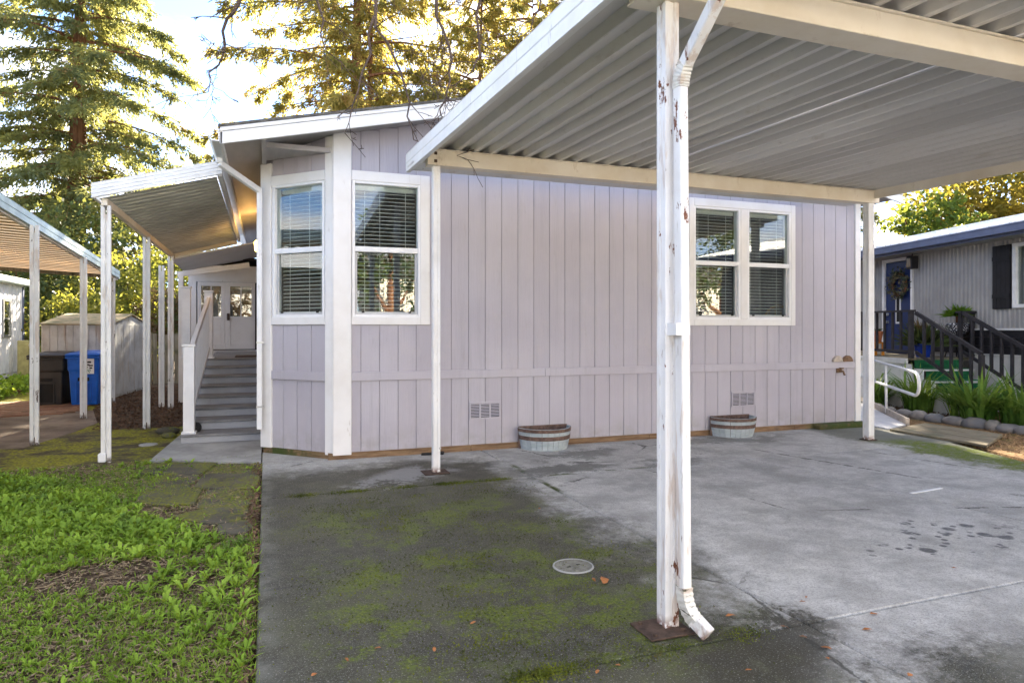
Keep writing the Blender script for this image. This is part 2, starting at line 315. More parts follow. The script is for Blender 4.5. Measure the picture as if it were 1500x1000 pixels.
# foliage
def foliage(name, c1, c2, c3=None, s=.9, trans=.45, lo=.38, hi=.66, c3lo=.58, tboost=1.4):
    g = NG(name); col = g.mix(g.rng(g.noise(s, 4, .6), lo, hi), c1, c2)
    if c3: col = g.mix(g.rng(g.noise(s*1.7, 4, .6, off=(9,4,2)), c3lo, c3lo+.1), col, c3)
    col = g.mix(g.rng(g.noise(s*9, 3), .3, .7, 0, .5), col, g.mix(.5, col, (.0,.0,.0)))
    t = g.mix(.35, col, (.36,.30,.04))
    return g.leaf(col, trans, .55, t)
F_RED = foliage('redwood_needles', (.15,.20,.10), (.32,.33,.10), (.32,.20,.09), .8, .6, c3lo=.60)
F_RED2 = foliage('backlit_redwood', (.21,.21,.065), (.46,.36,.10), (.42,.28,.11), .8, .7, c3lo=.55)
F_YEL = foliage('yellow_leaves', (.13,.13,.02), (.30,.22,.03), (.10,.10,.03), .6, .5)
F_MAPLE = foliage('maple_green', (.06,.13,.02), (.13,.20,.03), None, .8, .5)
F_DARK = foliage('dark_leaves', (.05,.085,.032), (.11,.16,.045), (.18,.10,.045), 1.1, .35)
F_YBUSH = foliage('ivy_leaves', (.09,.14,.03), (.30,.30,.045), None, .7, .45)
F_BROWN = foliage('brown_shrub', (.09,.055,.03), (.16,.10,.05), None, 1.2, .3)
F_WEED = foliage('weed_leaves', (.22,.38,.035), (.37,.56,.065), (.15,.27,.05), 1.6, .35, c3lo=.56)
F_GRASS = foliage('grass_blades', (.20,.36,.035), (.34,.52,.06), None, 2.0, .4)
F_AGAP = foliage('strap_leaves', (.10,.23,.04), (.23,.39,.07), None, 2.5, .35)
F_FERN = foliage('fern_leaves', (.09,.22,.02), (.16,.32,.03), None, 3, .45)
M_DRYLEAF = plain('dry_leaf', (.42,.17,.06), .7, .4, 30, perobj=.5)
g = NG('redwood_bark'); col = g.mix(g.rng(g.noise(3, 6, .7, (3,3,.3)), .3, .7), (.10,.045,.025), (.26,.13,.07)); M_BARK = g.done(col, .9, g.noise(6,5,.7,(3,3,.3)), .8, .04, .1)
M_TWIG = plain('grey_twig', (.10,.07,.055), .85, .3, 8, spec=.15)
# neighbours & small things
M_GREYMETAL = plain('grey_corrugated', (.33,.32,.31), .5, .12, 3)
M_BLUETRIM = plain('slate_blue_trim', (.105,.125,.20), .45, .15, 4)
M_BLUEDOOR = plain('navy_door', (.010,.025,.105), .4, .15, 4)
M_BLACKW = plain('black_wood', (.016,.015,.018), .6, .3, 6)
M_RAILBLK = plain('charcoal_rail', (.035,.032,.036), .5, .3, 6)
M_NWHITE = plain('offwhite_siding', (.76,.75,.73), .55, .15, 3)
g = NG('white_metal_roof'); col = g.mix(g.rng(g.noise(5, 6, .75), .5, .66, 0, .9), (.72,.73,.75), (.16,.14,.11)); M_NROOF = g.done(col, .6)
M_SHEDW = worn_paint('shed_white', (.62,.62,.60), rust=(.30,.25,.18), lo=.62, hi=.68, scale=5, k=(1,1,.2), dirt=.3)
g = NG('shed_roof'); col = g.mix(g.rng(g.noise(4, 6, .7), .35, .65), (.42,.32,.19), (.19,.18,.09)); M_SHEDR = g.done(col, .85, g.noise(30,4), .4, .01)
M_BLUEBIN = plain('blue_plastic', (.015,.12,.55), .4, .15, 5)
M_BLKBIN = plain('dark_grey_plastic', (.045,.042,.040), .45, .2, 5)
M_RUBBER = plain('black_rubber', (.018,.018,.018), .8)
M_WHITEP = plain('white_paint', (.80,.80,.80), .4, .06)
M_BLACKP = plain('black_paint', (.015,.015,.015), .5)
M_GREENP = plain('green_print', (.03,.22,.10), .5)
M_CARPET = plain('green_carpet', (.015,.13,.05), .95, .3, 20, bstr=.4, bscale=200)
M_STEEL = plain('galvanised', (.45,.46,.47), .35, .15, 10, metallic=.7)
M_BRASS = plain('brown_brass', (.20,.12,.07), .5, .4, 40)
M_RUST = plain('rusty_iron', (.085,.055,.04), .8, .45, 18, bstr=.4, bscale=50)
g = NG('barrel_stave'); col = g.mix(g.rng(g.noise(5, 6, .7, (1,1,5)), .3, .7), (.33,.39,.41), (.50,.55,.56)); col = g.mix(g.rng(g.rnd(),0,1,0,.3), col, (.26,.30,.32)); M_STAVE = g.done(col, .7, g.noise(20,4,.6,(3,3,.4)), .4, .004)
g = NG('barrel_hoop'); col = g.mix(g.rng(g.noise(14, 6, .7), .3, .7), (.075,.045,.035), (.20,.13,.10)); M_HOOP = g.done(col, .7, g.noise(60,3), .3, .003)
g = NG('grey_plywood'); gr = g.noise(3, 6, .65, (9,1,1)); col = g.mix(g.rng(gr, .3, .7), (.15,.125,.085), (.27,.235,.165)); col = g.mix(g.rng(g.noise(2.5,6), .5, .7, 0, .7), col, (.10,.11,.06)); M_PLY = g.done(col, .8, gr, .4, .005)
M_CURB = plain('weathered_board', (.50,.43,.36), .75, .3, 8)
g = NG('cobble'); col = g.mix(g.rnd(), (.14,.16,.20), (.36,.31,.26)); col = g.mix(g.rng(g.noise(9,5), .35, .7), col, (.22,.21,.20)); M_COB = g.done(col, .7, g.noise(30,4), .3, .006)
g = NG('leaf_litter'); col = g.mix(g.rng(g.noise(20, 6, .75), .32, .7), (.09,.05,.025), (.38,.25,.13)); col = g.mix(g.rng(g.noise(3,5), .5, .65, 0, .7), col, (.16,.15,.05)); M_LITTER = g.done(col, .9, g.noise(40,5), .9, .02, .1)
M_TERRA = plain('terracotta', (.55,.20,.09), .7); M_ORANGE = plain('orange_paint', (.70,.27,.03), .5); M_BLUEPOT = plain('blue_glaze', (.01,.04,.30), .2)
M_CREAMPOT = plain('cream_pot', (.60,.56,.50), .5); M_WOOD = plain('blond_wood', (.50,.33,.17), .4, .2, 8); M_PEDEST = plain('olive_enamel', (.40,.36,.15), .55, .25, 6)
M_ASPH = plain('asphalt', (.26,.255,.245), .9, .3, 20)
def emit(name, c, s):
    m = bpy.data.materials.new(name); m.use_nodes = True; t = m.node_tree; t.nodes.clear()
    e = t.nodes.new('ShaderNodeEmission'); e.inputs[0].default_value = (*c, 1); e.inputs[1].default_value = s
    o = t.nodes.new('ShaderNodeOutputMaterial'); t.links.new(e.outputs[0], o.inputs[0]); return m
M_BULB = emit('lamp_glow', (1, .62, .12), 3.0)

# ================================================================== GROUND
def sheet(name, poly, z, mat, th=.02):
    return part(name, MB().prism(poly, z-th, z), mat, kind='structure')
gm = MB()
gm.add([(-260,-260,-.06),(260,-260,-.06),(260,260,-.06),(-260,260,-.06)], [(0,1,2,3)])
part('ground', gm, M_SOIL, kind='structure')
drv = bpy.data.objects.new('driveway', None); COL.objects.link(drv); drv.location = (0, 3, 0); drv['kind'] = 'structure'
JX = [(-.052, -.052), (2.60, 2.50), (5.75, 5.02), (8.75, 8.75)]       # x of each joint at Y=2.68-ish and at Y=7.9
def jx(i, y): a, b = JX[i]; return a+(b-a)*(y-2.0)/(7.93-2.0)
YS = [-3.5, 2.68, 6.30, 7.93]
for j in range(3):
    for i in range(3):
        y0, y1 = YS[j]+.006, YS[j+1]-.006
        x = lambda k, y, e: jx(k, y)+e
        if i == 2 and j == 0: xr = (6.9, 6.9)
        elif i == 2 and j == 1: xr = (7.15, 8.5)
        else: xr = (x(i+1, y0, -.006), x(i+1, y1, -.006))
        poly = [(x(i,y0,.006),y0),(xr[0],y0),(xr[1],y1),(x(i,y1,.006),y1)]
        part('slab', MB().prism(poly, -.14, random.uniform(-.001,.001)), M_CONC, drv, bevel=.008)
part('slab', MB().prism([(-.05,7.937),(.71,7.937),(-.05,8.69)], -.14, 0), M_CONC, drv)
# painted dash on the concrete
part('paint_mark', MB().prism([(5.53,4.45),(5.98,4.50),(5.98,4.53),(5.53,4.485)], .0, .004), M_WHITEP, drv)
# apron pad under the house front right and landing pad at the steps
sheet('landing_pad', [(-1.15,10.4),(-1.25,8.52),(-.062,8.02),(-.062,10.4)], .012, M_PAD, .06)
# lawn soil
def lawn_edge(y): return -.075
sheet('lawn_soil', [(-9,-3.5),(-.075,-3.5),(-.075,8.3),(-1.2,8.45),(-2.7,8.5),(-9,8.6)], -.025, M_SOIL, .02)
sheet('mossy_ground', [(-9,8.62),(-2.7,8.52),(-1.27,8.5),(-1.17,10.42),(-.06,10.45),(-.06,11.6),(-1.3,11.5),(-2.3,11.5),(-2.55,12.4),(-2.65,11.4),(-2.9,10.1),(-9,9.9)], -.008, M_MOSSG, .03)
sheet('mulch_bed', [(-2.57,12.42),(-2.3,11.52),(-1.3,11.52),(-.06,11.62),(-.06,26),(-3.1,26),(-3.1,14.6)], -.012, M_SOIL, .03)
sheet('neighbor_drive', [(-9,9.95),(-2.92,10.12),(-2.67,11.4),(-2.57,12.5),(-3.0,14.4),(-9,13.2)], -.014, M_OLDDR, .03)
sheet('neighbor_verge', [(-9,13.25),(-3.05,14.45),(-3.12,26),(-9,26)], -.02, M_MOSSG, .03)
# bricks at the bin pad
bp = bpy.data.objects.new('brick_paving', None); COL.objects.link(bp); bp['kind'] = 'structure'; bp.location = (-4.4, 14.5, 0)
bme = mesh_from('brick', *(lambda m: (m.v, m.f))(MB().box(-.145,.145,-.07,.07,-.03,.0))); bme.materials.append(M_BRICK)
for r in range(19):
    for q in range(9):
        a = q*.30+(.15 if r % 2 else 0); b = r*.15
        x = -5.9+a*.97+b*.0; y = 13.55+b+a*.18
        if x > -3.35 or x < -5.95: continue
        inst('brick', bme, bp, (x, y, .008+random.uniform(-.004,.005)), (0, 0, .18+random.uniform(-.02,.02)))
# right side bed
sheet('planting_bed', [(9.7,2.0),(10.35,7.0),(10.45,9.6),(11.5,14),(22,14),(22,2)], .02, M_LITTER, .06)
sheet('side_path', [(7.2,2.7),(9.68,2.0),(10.3,7.0),(10.4,9.6),(11.4,14),(8.7,14),(8.77,7.95),(8.77,6.4)], -.016, M_LITTER, .03)
sheet('street', [(-260,-9),(260,-9),(260,-3.6),(-260,-3.6)], -.03, M_ASPH, .02)

# sunlit side of the street, facing this house (what the windows mirror)
sheet('front_apron', [(-40,-12.4),(50,-12.4),(50,-9.02),(-40,-9.02)], -.02, M_PAD, .02)
M_CREAMW = plain('cream_siding', (.74,.69,.60), .6, .1, 2); M_TANW = plain('sand_siding', (.70,.64,.55), .6, .1, 2)
def far_house(x0, x1, y, h, mat, label):
    t = thing('house', label, 'house', ((x0+x1)/2, y-3, 0), 'houses across the street')
    part('wall', MB().box(x0,x1,y-7,y,-.05,h), mat, t)
    part('roof', MB().add([(x0-.4,y+.5,h-.05),(x1+.4,y+.5,h-.05),(x1+.4,y-3.5,h+1.1),(x0-.4,y-3.5,h+1.1),(x0-.4,y-7.5,h-.05),(x1+.4,y-7.5,h-.05)],[(0,1,2,3),(3,2,5,4),(0,3,4),(1,5,2),(0,4,5,1)]), M_SHING, t)
    k = x0+1.2
    while k < x1-2:
        w_ = part('window', MB().box(k,k+1.5,y+.001,y+.03,1.3,2.5), M_TRIM, t); part('pane', MB().box(k+.1,k+1.4,y+.031,y+.04,1.4,2.4), M_DARKROOM, w_); k += 3.4
    part('door', MB().box(x0+.2,x0+1.05,y+.001,y+.04,.3,2.3), M_BLACKW, t)
far_house(-37,-17.5,-12.5,3.9,M_CREAMW,'cream house at left of those across the street, mirrored in the bay window')
far_house(-16,3,-12,4.0,M_NWHITE,'white house straight across the street, mirrored in the windows')
far_house(4.5,23.5,-12.5,3.9,M_TANW,'sand coloured house across the street, mirrored in the double window')
far_house(25,44,-12,4.0,M_CREAMW,'cream house at right of those across the street')

# ---------------------------------------------------------------- flagstones
fp = bpy.data.objects.new('flagstone_path', None); COL.objects.link(fp); fp['kind'] = 'structure'; fp.location = (-.6, 7, 0)
FL = [[(-.09,8.0),(-.5,8.16),(-.62,7.62),(-.09,7.42)], [(-.53,8.17),(-1.18,8.44),(-1.22,7.82),(-.66,7.63)],
      [(-.1,7.38),(-.6,7.56),(-.66,6.95),(-.12,6.78)], [(-.65,7.58),(-1.2,7.76),(-1.14,7.05),(-.71,6.93)],
      [(-.13,6.73),(-.52,6.86),(-.55,6.2),(-.16,6.12)], [(-.57,6.9),(-1.1,7.0),(-1.03,6.5),(-.6,6.35)],
      [(-.15,6.06),(-.5,6.13),(-.72,5.95),(-.4,5.66),(-.18,5.72)], [(-.13,5.66),(-.36,5.62),(-.32,5.36),(-.11,5.34)]]
for f in FL:
    cx = sum(p[0] for p in f)/len(f); cy = sum(p[1] for p in f)/len(f); poly = []
    f = [(cx+(p[0]-cx)*1.06, min(cy+(p[1]-cy)*1.06, 8.0-p[0]*.35)) for p in f]; f = [(min(p[0], -.075), p[1]) for p in f]
    for i in range(len(f)):
        a, b = Vector(f[i]), Vector(f[(i+1) % len(f)])
        for t in (0.06, .36, .68, .94):
            p = a.lerp(b, t); d = (Vector((cx,cy))-p).normalized(); poly.append(tuple(p+d*(random.uniform(-.03,.012)+(.02 if t in (.06,.94) else 0))))
    part('flagstone', MB().prism(poly, -.06, random.uniform(-.012,.012)), M_FLAG, fp, bevel=.01)

# ================================================================== HOUSE
house = thing('manufactured_house', 'lilac-grey board house with white corner boards behind the near carport', 'house', (4.3, 12, 0))
WY = 7.907; CX0 = .73
RS = .225
def soff(x): return 3.475+RS*((x if x < 4.3 else 8.6-x)+.45)
wall = MB()
# front core as rectangles round the two openings (opening = inner edge of the trim)
OP = [(.953,1.76,1.64,3.235), (5.63,7.31,1.64,3.235)]
yc0, yc1 = WY+.014, WY+.12
xs = [CX0, OP[0][0], OP[0][1], OP[1][0], OP[1][1], 8.66]
for a, b in zip(xs[:-1], xs[1:]):
    op = [o for o in OP if abs(o[0]-a) < 1e-6]
    for z0, z1 in ([(.03, op[0][2]), (op[0][3], None)] if op else [(.03, None)]):
        if z1 is None:
            pts = [(a, z0), (b, z0), (b, soff(b)+.02)]+([(4.3, soff(4.3)+.02)] if a < 4.3 < b else [])+[(a, soff(a)+.02)]
            n = len(pts); wall.add([(x, yc0, z) for x, z in pts]+[(x, yc1, z) for x, z in pts], [tuple(range(n)), tuple(range(n, 2*n))[::-1]]+[(i+n, (i+1) % n+n, (i+1) % n, i) for i in range(n)])
        else: wall.box(a, b, yc0, yc1, z0, z1)
# angled bay face: local frame a along the face (from the corner, to the back left), b outward
R2 = math.sqrt(.5); BL = .773*math.sqrt(2)
MBAY = Matrix(((-R2,-R2,0,CX0),(R2,-R2,0,WY),(0,0,1,0),(0,0,0,1)))
def pix_a(px):          # distance along the bay face of a photograph column
    u = (px-750)/FPX; k = (_s+u*_c)/(_c-u*_s); s_ = (CX0-k*WY)/(1+k); return s_*math.sqrt(2)
A0, A1 = pix_a(477.6), pix_a(399)
wall.M = MBAY
oa0, oa1 = A0+.03, A1-.035
for a, b, z0, z1 in [(0,oa0,.03,3.75),(oa1,BL,.03,3.75),(oa0,oa1,.03,1.64),(oa0,oa1,3.235,3.75)]:
    wall.box(a, b, -.12, -.014, z0, z1)
wall.M = Matrix.Identity(4)
wall.box(-.043, .06, 8.70, 19.5, .03, 3.6)
wall.box(8.56, 8.66, WY+.12, 19.5, .03, 3.6)
wall.add([(x, y, z) for y in (19.4, 19.5) for x, z in ((-.03,.03),(8.65,.03),(8.65,3.6),(4.3,4.62),(-.03,3.6))], [(0,1,2,3,4),(9,8,7,6,5)]+[(i,i+5,(i+1)%5+5,(i+1)%5) for i in range(5)])
wall.box(.06, 8.56, 8.75, 19.4, .3, .4)
W = part('wall', wall, M_GROOVE, house)
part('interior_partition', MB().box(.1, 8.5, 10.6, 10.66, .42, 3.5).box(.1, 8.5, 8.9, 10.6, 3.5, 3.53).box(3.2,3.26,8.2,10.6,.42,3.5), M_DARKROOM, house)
# siding boards (one object each, meshes shared by size)
BM = {}
def board(w, h, t=.013):
    key = (round(w,3), round(h,3))
    if key not in BM:
        m = MB().box(0, w, -t, 0, 0, h); me = mesh_from('siding_board', m.v, m.f); me.materials.append(M_SID); BM[key] = me
    return BM[key]
grooves = [.917]+[1.028+.2175*k for k in range(0, 40) if 1.028+.2175*k < 8.5]+[8.58]
GAP = .008
TR = [(.915,1.842,1.553,3.34), (5.535,7.407,1.553,3.34)]
def put_board(x0, x1, z0, z1):
    if x1-x0 < .02 or z1-z0 < .02: return
    inst('siding_board', board(x1-x0, z1-z0), W, (x0, WY+.014, z0))
for a, b in zip(grooves[:-1], grooves[1:]):
    x0, x1 = a+GAP/2, b-GAP/2
    put_board(x0, x1, .066, .897)
    top = round(min(soff(x0), soff(x1))+.015, 3)
    hit = [t for t in TR if t[0] < x1 and t[1] > x0]
    if not hit: put_board(x0, x1, 1.0, top); continue
    t = hit[0]
    put_board(x0, x1, 1.0, t[2]-.001); put_board(x0, x1, t[3]+.001, top)
    if x1 > t[1]+.02: put_board(t[1]+.001, x1, t[2], t[3])
    if x0 < t[0]-.02: put_board(x0, t[0]-.001, t[2], t[3])
def bay_board(a0, a1, z0, z1):
    me = board(a1-a0, z1-z0); o = bpy.data.objects.new('siding_board', me); COL.objects.link(o); o.parent = W
    p = MBAY @ Vector((a1, -.014, z0)); o.location = p-rootloc(W); o.rotation_euler = (0, 0, -math.pi/4)
k = A0
while k < A1-.02:
    e = min(k+.2175, A1)
    bay_board(k+.004, e-.004, .066, .897); bay_board(k+.004, e-.004, 1.0, 1.552); bay_board(k+.004, e-.004, 3.341, 3.74)
    k = e
bt = MB()
for x0, x1 in ((.917, 3.35), (3.352, 5.79), (5.792, 8.58)): bt.box(x0, x1, WY-.022, WY+.013, .898, .999)
part('belt_board', bt, M_SID, W, bevel=.004)
b2 = MB(); b2.M = MBAY; b2.box(A0, A1, -.013, .022, .898, .999); part('belt_board', b2, M_SID, W, bevel=.004)
# white corner boards
part('corner_board', MB().box(CX0-.02, .917, WY-.035, WY+.013, .05, soff(.75)+.02), M_TRIM, W, bevel=.004)
cb = MB(); cb.M = MBAY; cb.box(.012, A0, -.013, .022, .05, 3.72); part('corner_board', cb, M_TRIM, W, bevel=.004)
cb = MB(); cb.M = MBAY; cb.box(A1, BL+.02, -.013, .026, .07, 3.5); part('corner_board', cb, M_TRIM, W, bevel=.004)
part('corner_board', MB().box(8.58, 8.685, WY-.03, WY+.013, .05, 3.9), M_TRIM, W, bevel=.004)
# header above the bay corner and soffit triangle
part('header_board', MB().box(-.03, CX0-.03, WY+.01, WY+.05, 3.525, 3.585), M_SOFF, W, bevel=.004)
part('bay_soffit', MB().prism([(CX0-.05, WY+.06), (-.03, WY+.06), (-.03, 8.62)], 3.535, 3.545), M_SOFF, W)
# base planks
for x0, x1 in ((.66, 2.36), (2.365, 4.9), (4.905, 7.4), (7.405, 8.68)):
    part('base_plank', MB().box(x0, x1, WY-.006, WY+.06, -.03, .075), M_PLANK, house, bevel=.004)
bpk = MB(); bpk.M = MBAY; bpk.box(-.0, BL, -.06, .002, -.03, .075); part('base_plank', bpk, M_PLANK, house, bevel=.004)
part('mossy_sill', MB().box(7.75, 8.72, WY-.16, WY-.01, -.02, .075), M_PLANK, house, bevel=.02)
# windows ------------------------------------------------------------
def make_window(Mx, a0, a1, z0, z1, side, top, bot, cells, open_dx=0):
    "Mx: local frame (a along, b outward, z); trim outer rect; cells = list of (a0,a1) sash columns"
    tm = MB(); tm.M = Mx
    l, r = side
    if l: tm.box(a0, a0+l, -.013, .024, z0, z1)
    if r: tm.box(a1-r, a1, -.013, .024, z0, z1)
    tm.box(a0+l+.001, a1-r-.001, -.013, .026, z1-top, z1)
    if l or r: tm.box(a0+l+.001, a1-r-.001, -.013, .026, z0, z0+bot)
    win = part('window', tm, M_TRIM, house, bevel=.004)
    if not (l or r):
        sb = MB(); sb.M = Mx; sb.box(a0+.001, a1-.001, -.013, .026, z0, z0+bot); part('sill_board', sb, M_TRIM, win, bevel=.004)
    fr = MB(); fr.M = Mx
    for k, (c0, c1) in enumerate(cells):
        w = .035; zb, zt = z0+bot-.005, z1-top+.005; zm = (zb+zt)/2
        f = MB(); f.M = Mx
        f.box(c0, c0+w, -.10, .016, zb, zt); f.box(c1-w, c1, -.10, .016, zb, zt)
        f.box(c0+w+.001, c1-w-.001, -.10, .015, zt-w, zt); f.box(c0+w+.001, c1-w-.001, -.10, .015, zb, zb+w)
        f.box(c0+w+.001, c1-w-.001, -.07, .012, zm-.03, zm+.03)
        part('sash_frame', f, M_VINYL, win, bevel=.003)
        s2 = MB(); s2.M = Mx; e = .03
        s2.box(c0+w+.001, c0+w+e, -.055, -.02, zb+w+.001, zm-.031); s2.box(c1-w-e, c1-w-.001, -.055, -.02, zb+w+.001, zm-.031); s2.box(c0+w+e+.001, c1-w-e-.001, -.055, -.02, zb+w+.001, zb+w+e)
        part('lower_sash', s2, plain_vg, win, bevel=.003)
        for q, (p0, p1, dd) in enumerate(((zm+.031, zt-w-.001, -.03), (zb+w+e, zm-.031, -.04))):
            pn = MB(); pn.M = Mx; i = 0 if q == 0 else e
            pn.box(c0+w+i+.001, c1-w-i-.001, dd-.004, dd, p0, p1)
            part('pane', pn, M_GLASS, win)
        # latch clips on the lower rail
        cl = MB(); cl.M = Mx
        for t in (.16, .84): cl.box(c0+(c1-c0)*t-.015, c0+(c1-c0)*t+.015, -.02, -.005, zb+w+e-.012, zb+w+e+.008)
        part('latch', cl, M_BLACKP, win)
        # venetian blind: headrail, slats, ladder cords
        hb = MB(); hb.M = Mx; hb.box(c0+w, c1-w, -.17, -.115, zt-w-.05, zt-w); part('blind_headrail', hb, M_SLAT, win)
        sm = MB(); W_ = c1-c0-2*w-.02
        sm.add([(-W_/2,-.024,-.006),(W_/2,-.024,-.006),(W_/2,0,.003),(-W_/2,0,.003),(W_/2,.024,.004),(-W_/2,.024,.004),(-W_/2,-.024,-.009),(W_/2,-.024,-.009),(W_/2,.024,.001),(-W_/2,.024,.001)],
               [(0,1,2,3),(3,2,4,5),(7,6,9,8),(6,7,1,0),(8,9,5,4)])
        sme = mesh_from('slat', sm.v, sm.f); sme.materials.append(M_SLAT)
        ang = math.atan2(Mx[1][0], Mx[0][0])
        z = zt-w-.075
        while z > zb+w+.02:
            p = Mx @ Vector(((c0+c1)/2, -.143, z))
            inst('slat', sme, win, p, (random.uniform(-.02,.02), random.uniform(-.003,.003), ang+(math.pi if Mx[0][0]*Mx[1][1]-Mx[0][1]*Mx[1][0] > 0 else 0))); z -= .0455
        cdm = MB(); cdm.M = Mx
        for t in (.2, .42, .8): cdm.box(c0+(c1-c0)*t-.003, c0+(c1-c0)*t+.003, -.118, -.114, zb+w, zt-w)
        part('blind_cord', cdm, M_SLAT, win)
    return win
plain_vg = plain('grey_vinyl', (.52,.52,.52), .4, .08)
MFR = Matrix(((1,0,0,0),(0,-1,0,WY),(0,0,1,0),(0,0,0,1)))
make_window(MFR, .918, 1.842, 1.553, 3.34, (.0, .115), .115, .09, [(.925, 1.735)])
make_window(MFR, 5.535, 7.407, 1.553, 3.34, (.085,.085), .11, .09, [(5.615, 6.415), (6.535, 7.33)])
part('mullion', MB().box(6.417, 6.533, WY-.02, WY+.09, 1.645, 3.228), M_TRIM, house, bevel=.003)
make_window(MBAY, A0+.001, A1-.001, 1.553, 3.34, (.0, .0), .115, .09, [(A0+.012, A1-.012)])
# foundation vents
for vx in (2.34, 6.26):
    v = MB(); w, h = .41, .215; x0, z0, y = vx, .385, WY-.004
    v.box(x0, x0+w, y-.012, y+.003, z0, z0+.022).box(x0, x0+w, y-.012, y+.003, z0+h-.022, z0+h)
    for t in (0, .333, .667, 1): xx = x0+t*(w-.02); v.box(xx, xx+.02, y-.0125, y+.003, z0+.023, z0+h-.023)
    vo = part('foundation_vent', v, M_SID, house)
    part('vent_back', MB().box(x0+.02, x0+w-.02, y+.0012, y+.0028, z0+.02, z0+h-.02), M_RUBBER, vo)
    lv = MB()
    for q in range(9):
        z = z0+.032+q*.0185
        lv.add([(x0+.02,y-.008,z),(x0+w-.02,y-.008,z),(x0+w-.02,y+.001,z+.010),(x0+.02,y+.001,z+.010)], [(0,1,2,3)])
    part('vent_louvre', lv, M_SID, vo)
# half-round fittings and hose tap near the right corner
for px, c in ((8.22, M_CURB), (8.42, M_BRASS)):
    hd = MB(); n = 12
    ring = [(px+.095*math.cos(math.pi*k/n), 1.0+.095*math.sin(math.pi*k/n)) for k in range(n+1)]
    hd.add([(x, WY-.045, z) for x, z in ring]+[(x, WY, z) for x, z in ring], [tuple(range(n+1))]+[(k, k+n+1, k+n+2, k+1) for k in range(n)]+[(0, n, 2*n+1, n+1)])
    part('half_round_cover', hd, c, house, bevel=.006)
sp = MB().tube([(8.26,WY,.86),(8.26,WY-.09,.86),(8.26,WY-.12,.80)], .016, 8).lathe([(.0,-.01),(.035,-.01),(.035,.01),(.0,.01)], 10, (8.26, WY-.06, .90)).box(8.215,8.31,WY-.02,WY,.83,.90)
part('hose_tap', sp, M_BRASS, house)
# roof ----------------------------------------------------------------
YF = 7.45
rf = MB()
def zr(x): return 3.60+RS*((x if x < 4.3 else 8.6-x)+.45)
for x0, x1 in ((-.47, 4.3), (4.3, 9.07)):
    rf.add([(x0,YF-.02,zr(x0)),(x1,YF-.02,zr(x1)),(x1,20,zr(x1)),(x0,20,zr(x0)),(x0,YF-.02,zr(x0)-.03),(x1,YF-.02,zr(x1)-.03),(x1,20,zr(x1)-.03),(x0,20,zr(x0)-.03)],
           [(0,1,2,3),(7,6,5,4),(0,4,5,1),(1,5,6,2),(2,6,7,3),(3,7,4,0)])
roof = part('roof', rf, M_SHING, house)
fm = MB()
for x0, x1 in ((-.45, 4.299), (4.301, 9.05)):
    for yy0, yy1, a, b in ((YF, YF+.03, -.20, -.075), (YF-.012, YF+.03, -.073, -.031)):
        fm.add([(x0,yy0,zr(x0)+a),(x1,yy0,zr(x1)+a),(x1,yy1,zr(x1)+a),(x0,yy1,zr(x0)+a),(x0,yy0,zr(x0)+b),(x1,yy0,zr(x1)+b),(x1,yy1,zr(x1)+b),(x0,yy1,zr(x0)+b)],
           [(0,3,2,1),(4,5,6,7),(0,1,5,4),(1,2,6,5),(2,3,7,6),(3,0,4,7)])
part('gable_fascia', fm, M_TRIM, roof, bevel=.003)
so = MB()
for x0, x1 in ((-.43, 4.3), (4.3, 9.03)):
    so.add([(x0,YF+.03,soff(x0)),(x1,YF+.03,soff(x1)),(x1,19.9,soff(x1)),(x0,19.9,soff(x0))], [(0,3,2,1)])
part('soffit', so, M_SOFF, roof)
part('soffit_batten', MB().box(-.055, -.005, YF+.03, 8.6, 3.49, 3.53), M_SOFF, roof)
part('eave_fascia', MB().box(-.455, -.43, YF, 19.9, 3.40, 3.56), M_TRIM, roof, bevel=.003)
gp = [(-.457,3.54),(-.457,3.42),(-.53,3.42),(-.575,3.50),(-.575,3.54),(-.565,3.54),(-.565,3.505),(-.527,3.432),(-.467,3.432),(-.467,3.54)]
gt = MB(); n = len(gp); gt.add([(x,YF-.02,z) for x,z in gp]+[(x,19.8,z) for x,z in gp], [tuple(range(n)), tuple(range(n,2*n))[::-1]]+[(i,i+n,(i+1)%n+n,(i+1)%n) for i in range(n)])
part('eave_gutter', gt, M_WHITEAL, roof)
# downspout from the eave gutter to the bay corner and down
dtop = [(-.50, 8.15, 3.43), (-.50, 8.15, 3.36), (-.105, 8.55, 3.17), (-.105, 8.55, 3.05)]
dsp = MB()
dsp.bar(dtop[0], dtop[1], .07, .055); dsp.bar(dtop[1], (-.085,8.57,3.16), .06, .065); dsp.bar((-.085,8.57,3.19), (-.085,8.57,.30), .06, .06)
ds = part('downspout', dsp, M_WHITEAL, house, bevel=.006)
st = MB()
for z in (1.33, .56): part('downspout_strap', MB().box(-.122, -.03, 8.535, 8.61, z, z+.02), M_STEEL, ds)
# porch lamp
lm = MB().lathe([(.0,-.10),(.055,-.10),(.07,.06),(.03,.10),(.0,.10)], 10, (-.15, 13.0, 3.02)); lamp = part('porch_lamp', lm, M_BULB, house, smooth=True)
part('lamp_bracket', MB().box(-.12,-.043,12.97,13.03,3.10,3.16), M_RUST, lamp)
pl = bpy.data.lights.new('porch_lamp_light', 'POINT'); pl.energy = 1.5; pl.color = (1,.50,.14); pl.shadow_soft_size = .08
plo = bpy.data.objects.new('porch_lamp_light', pl); COL.objects.link(plo); plo.location = (-.20, 12.3, 3.22)
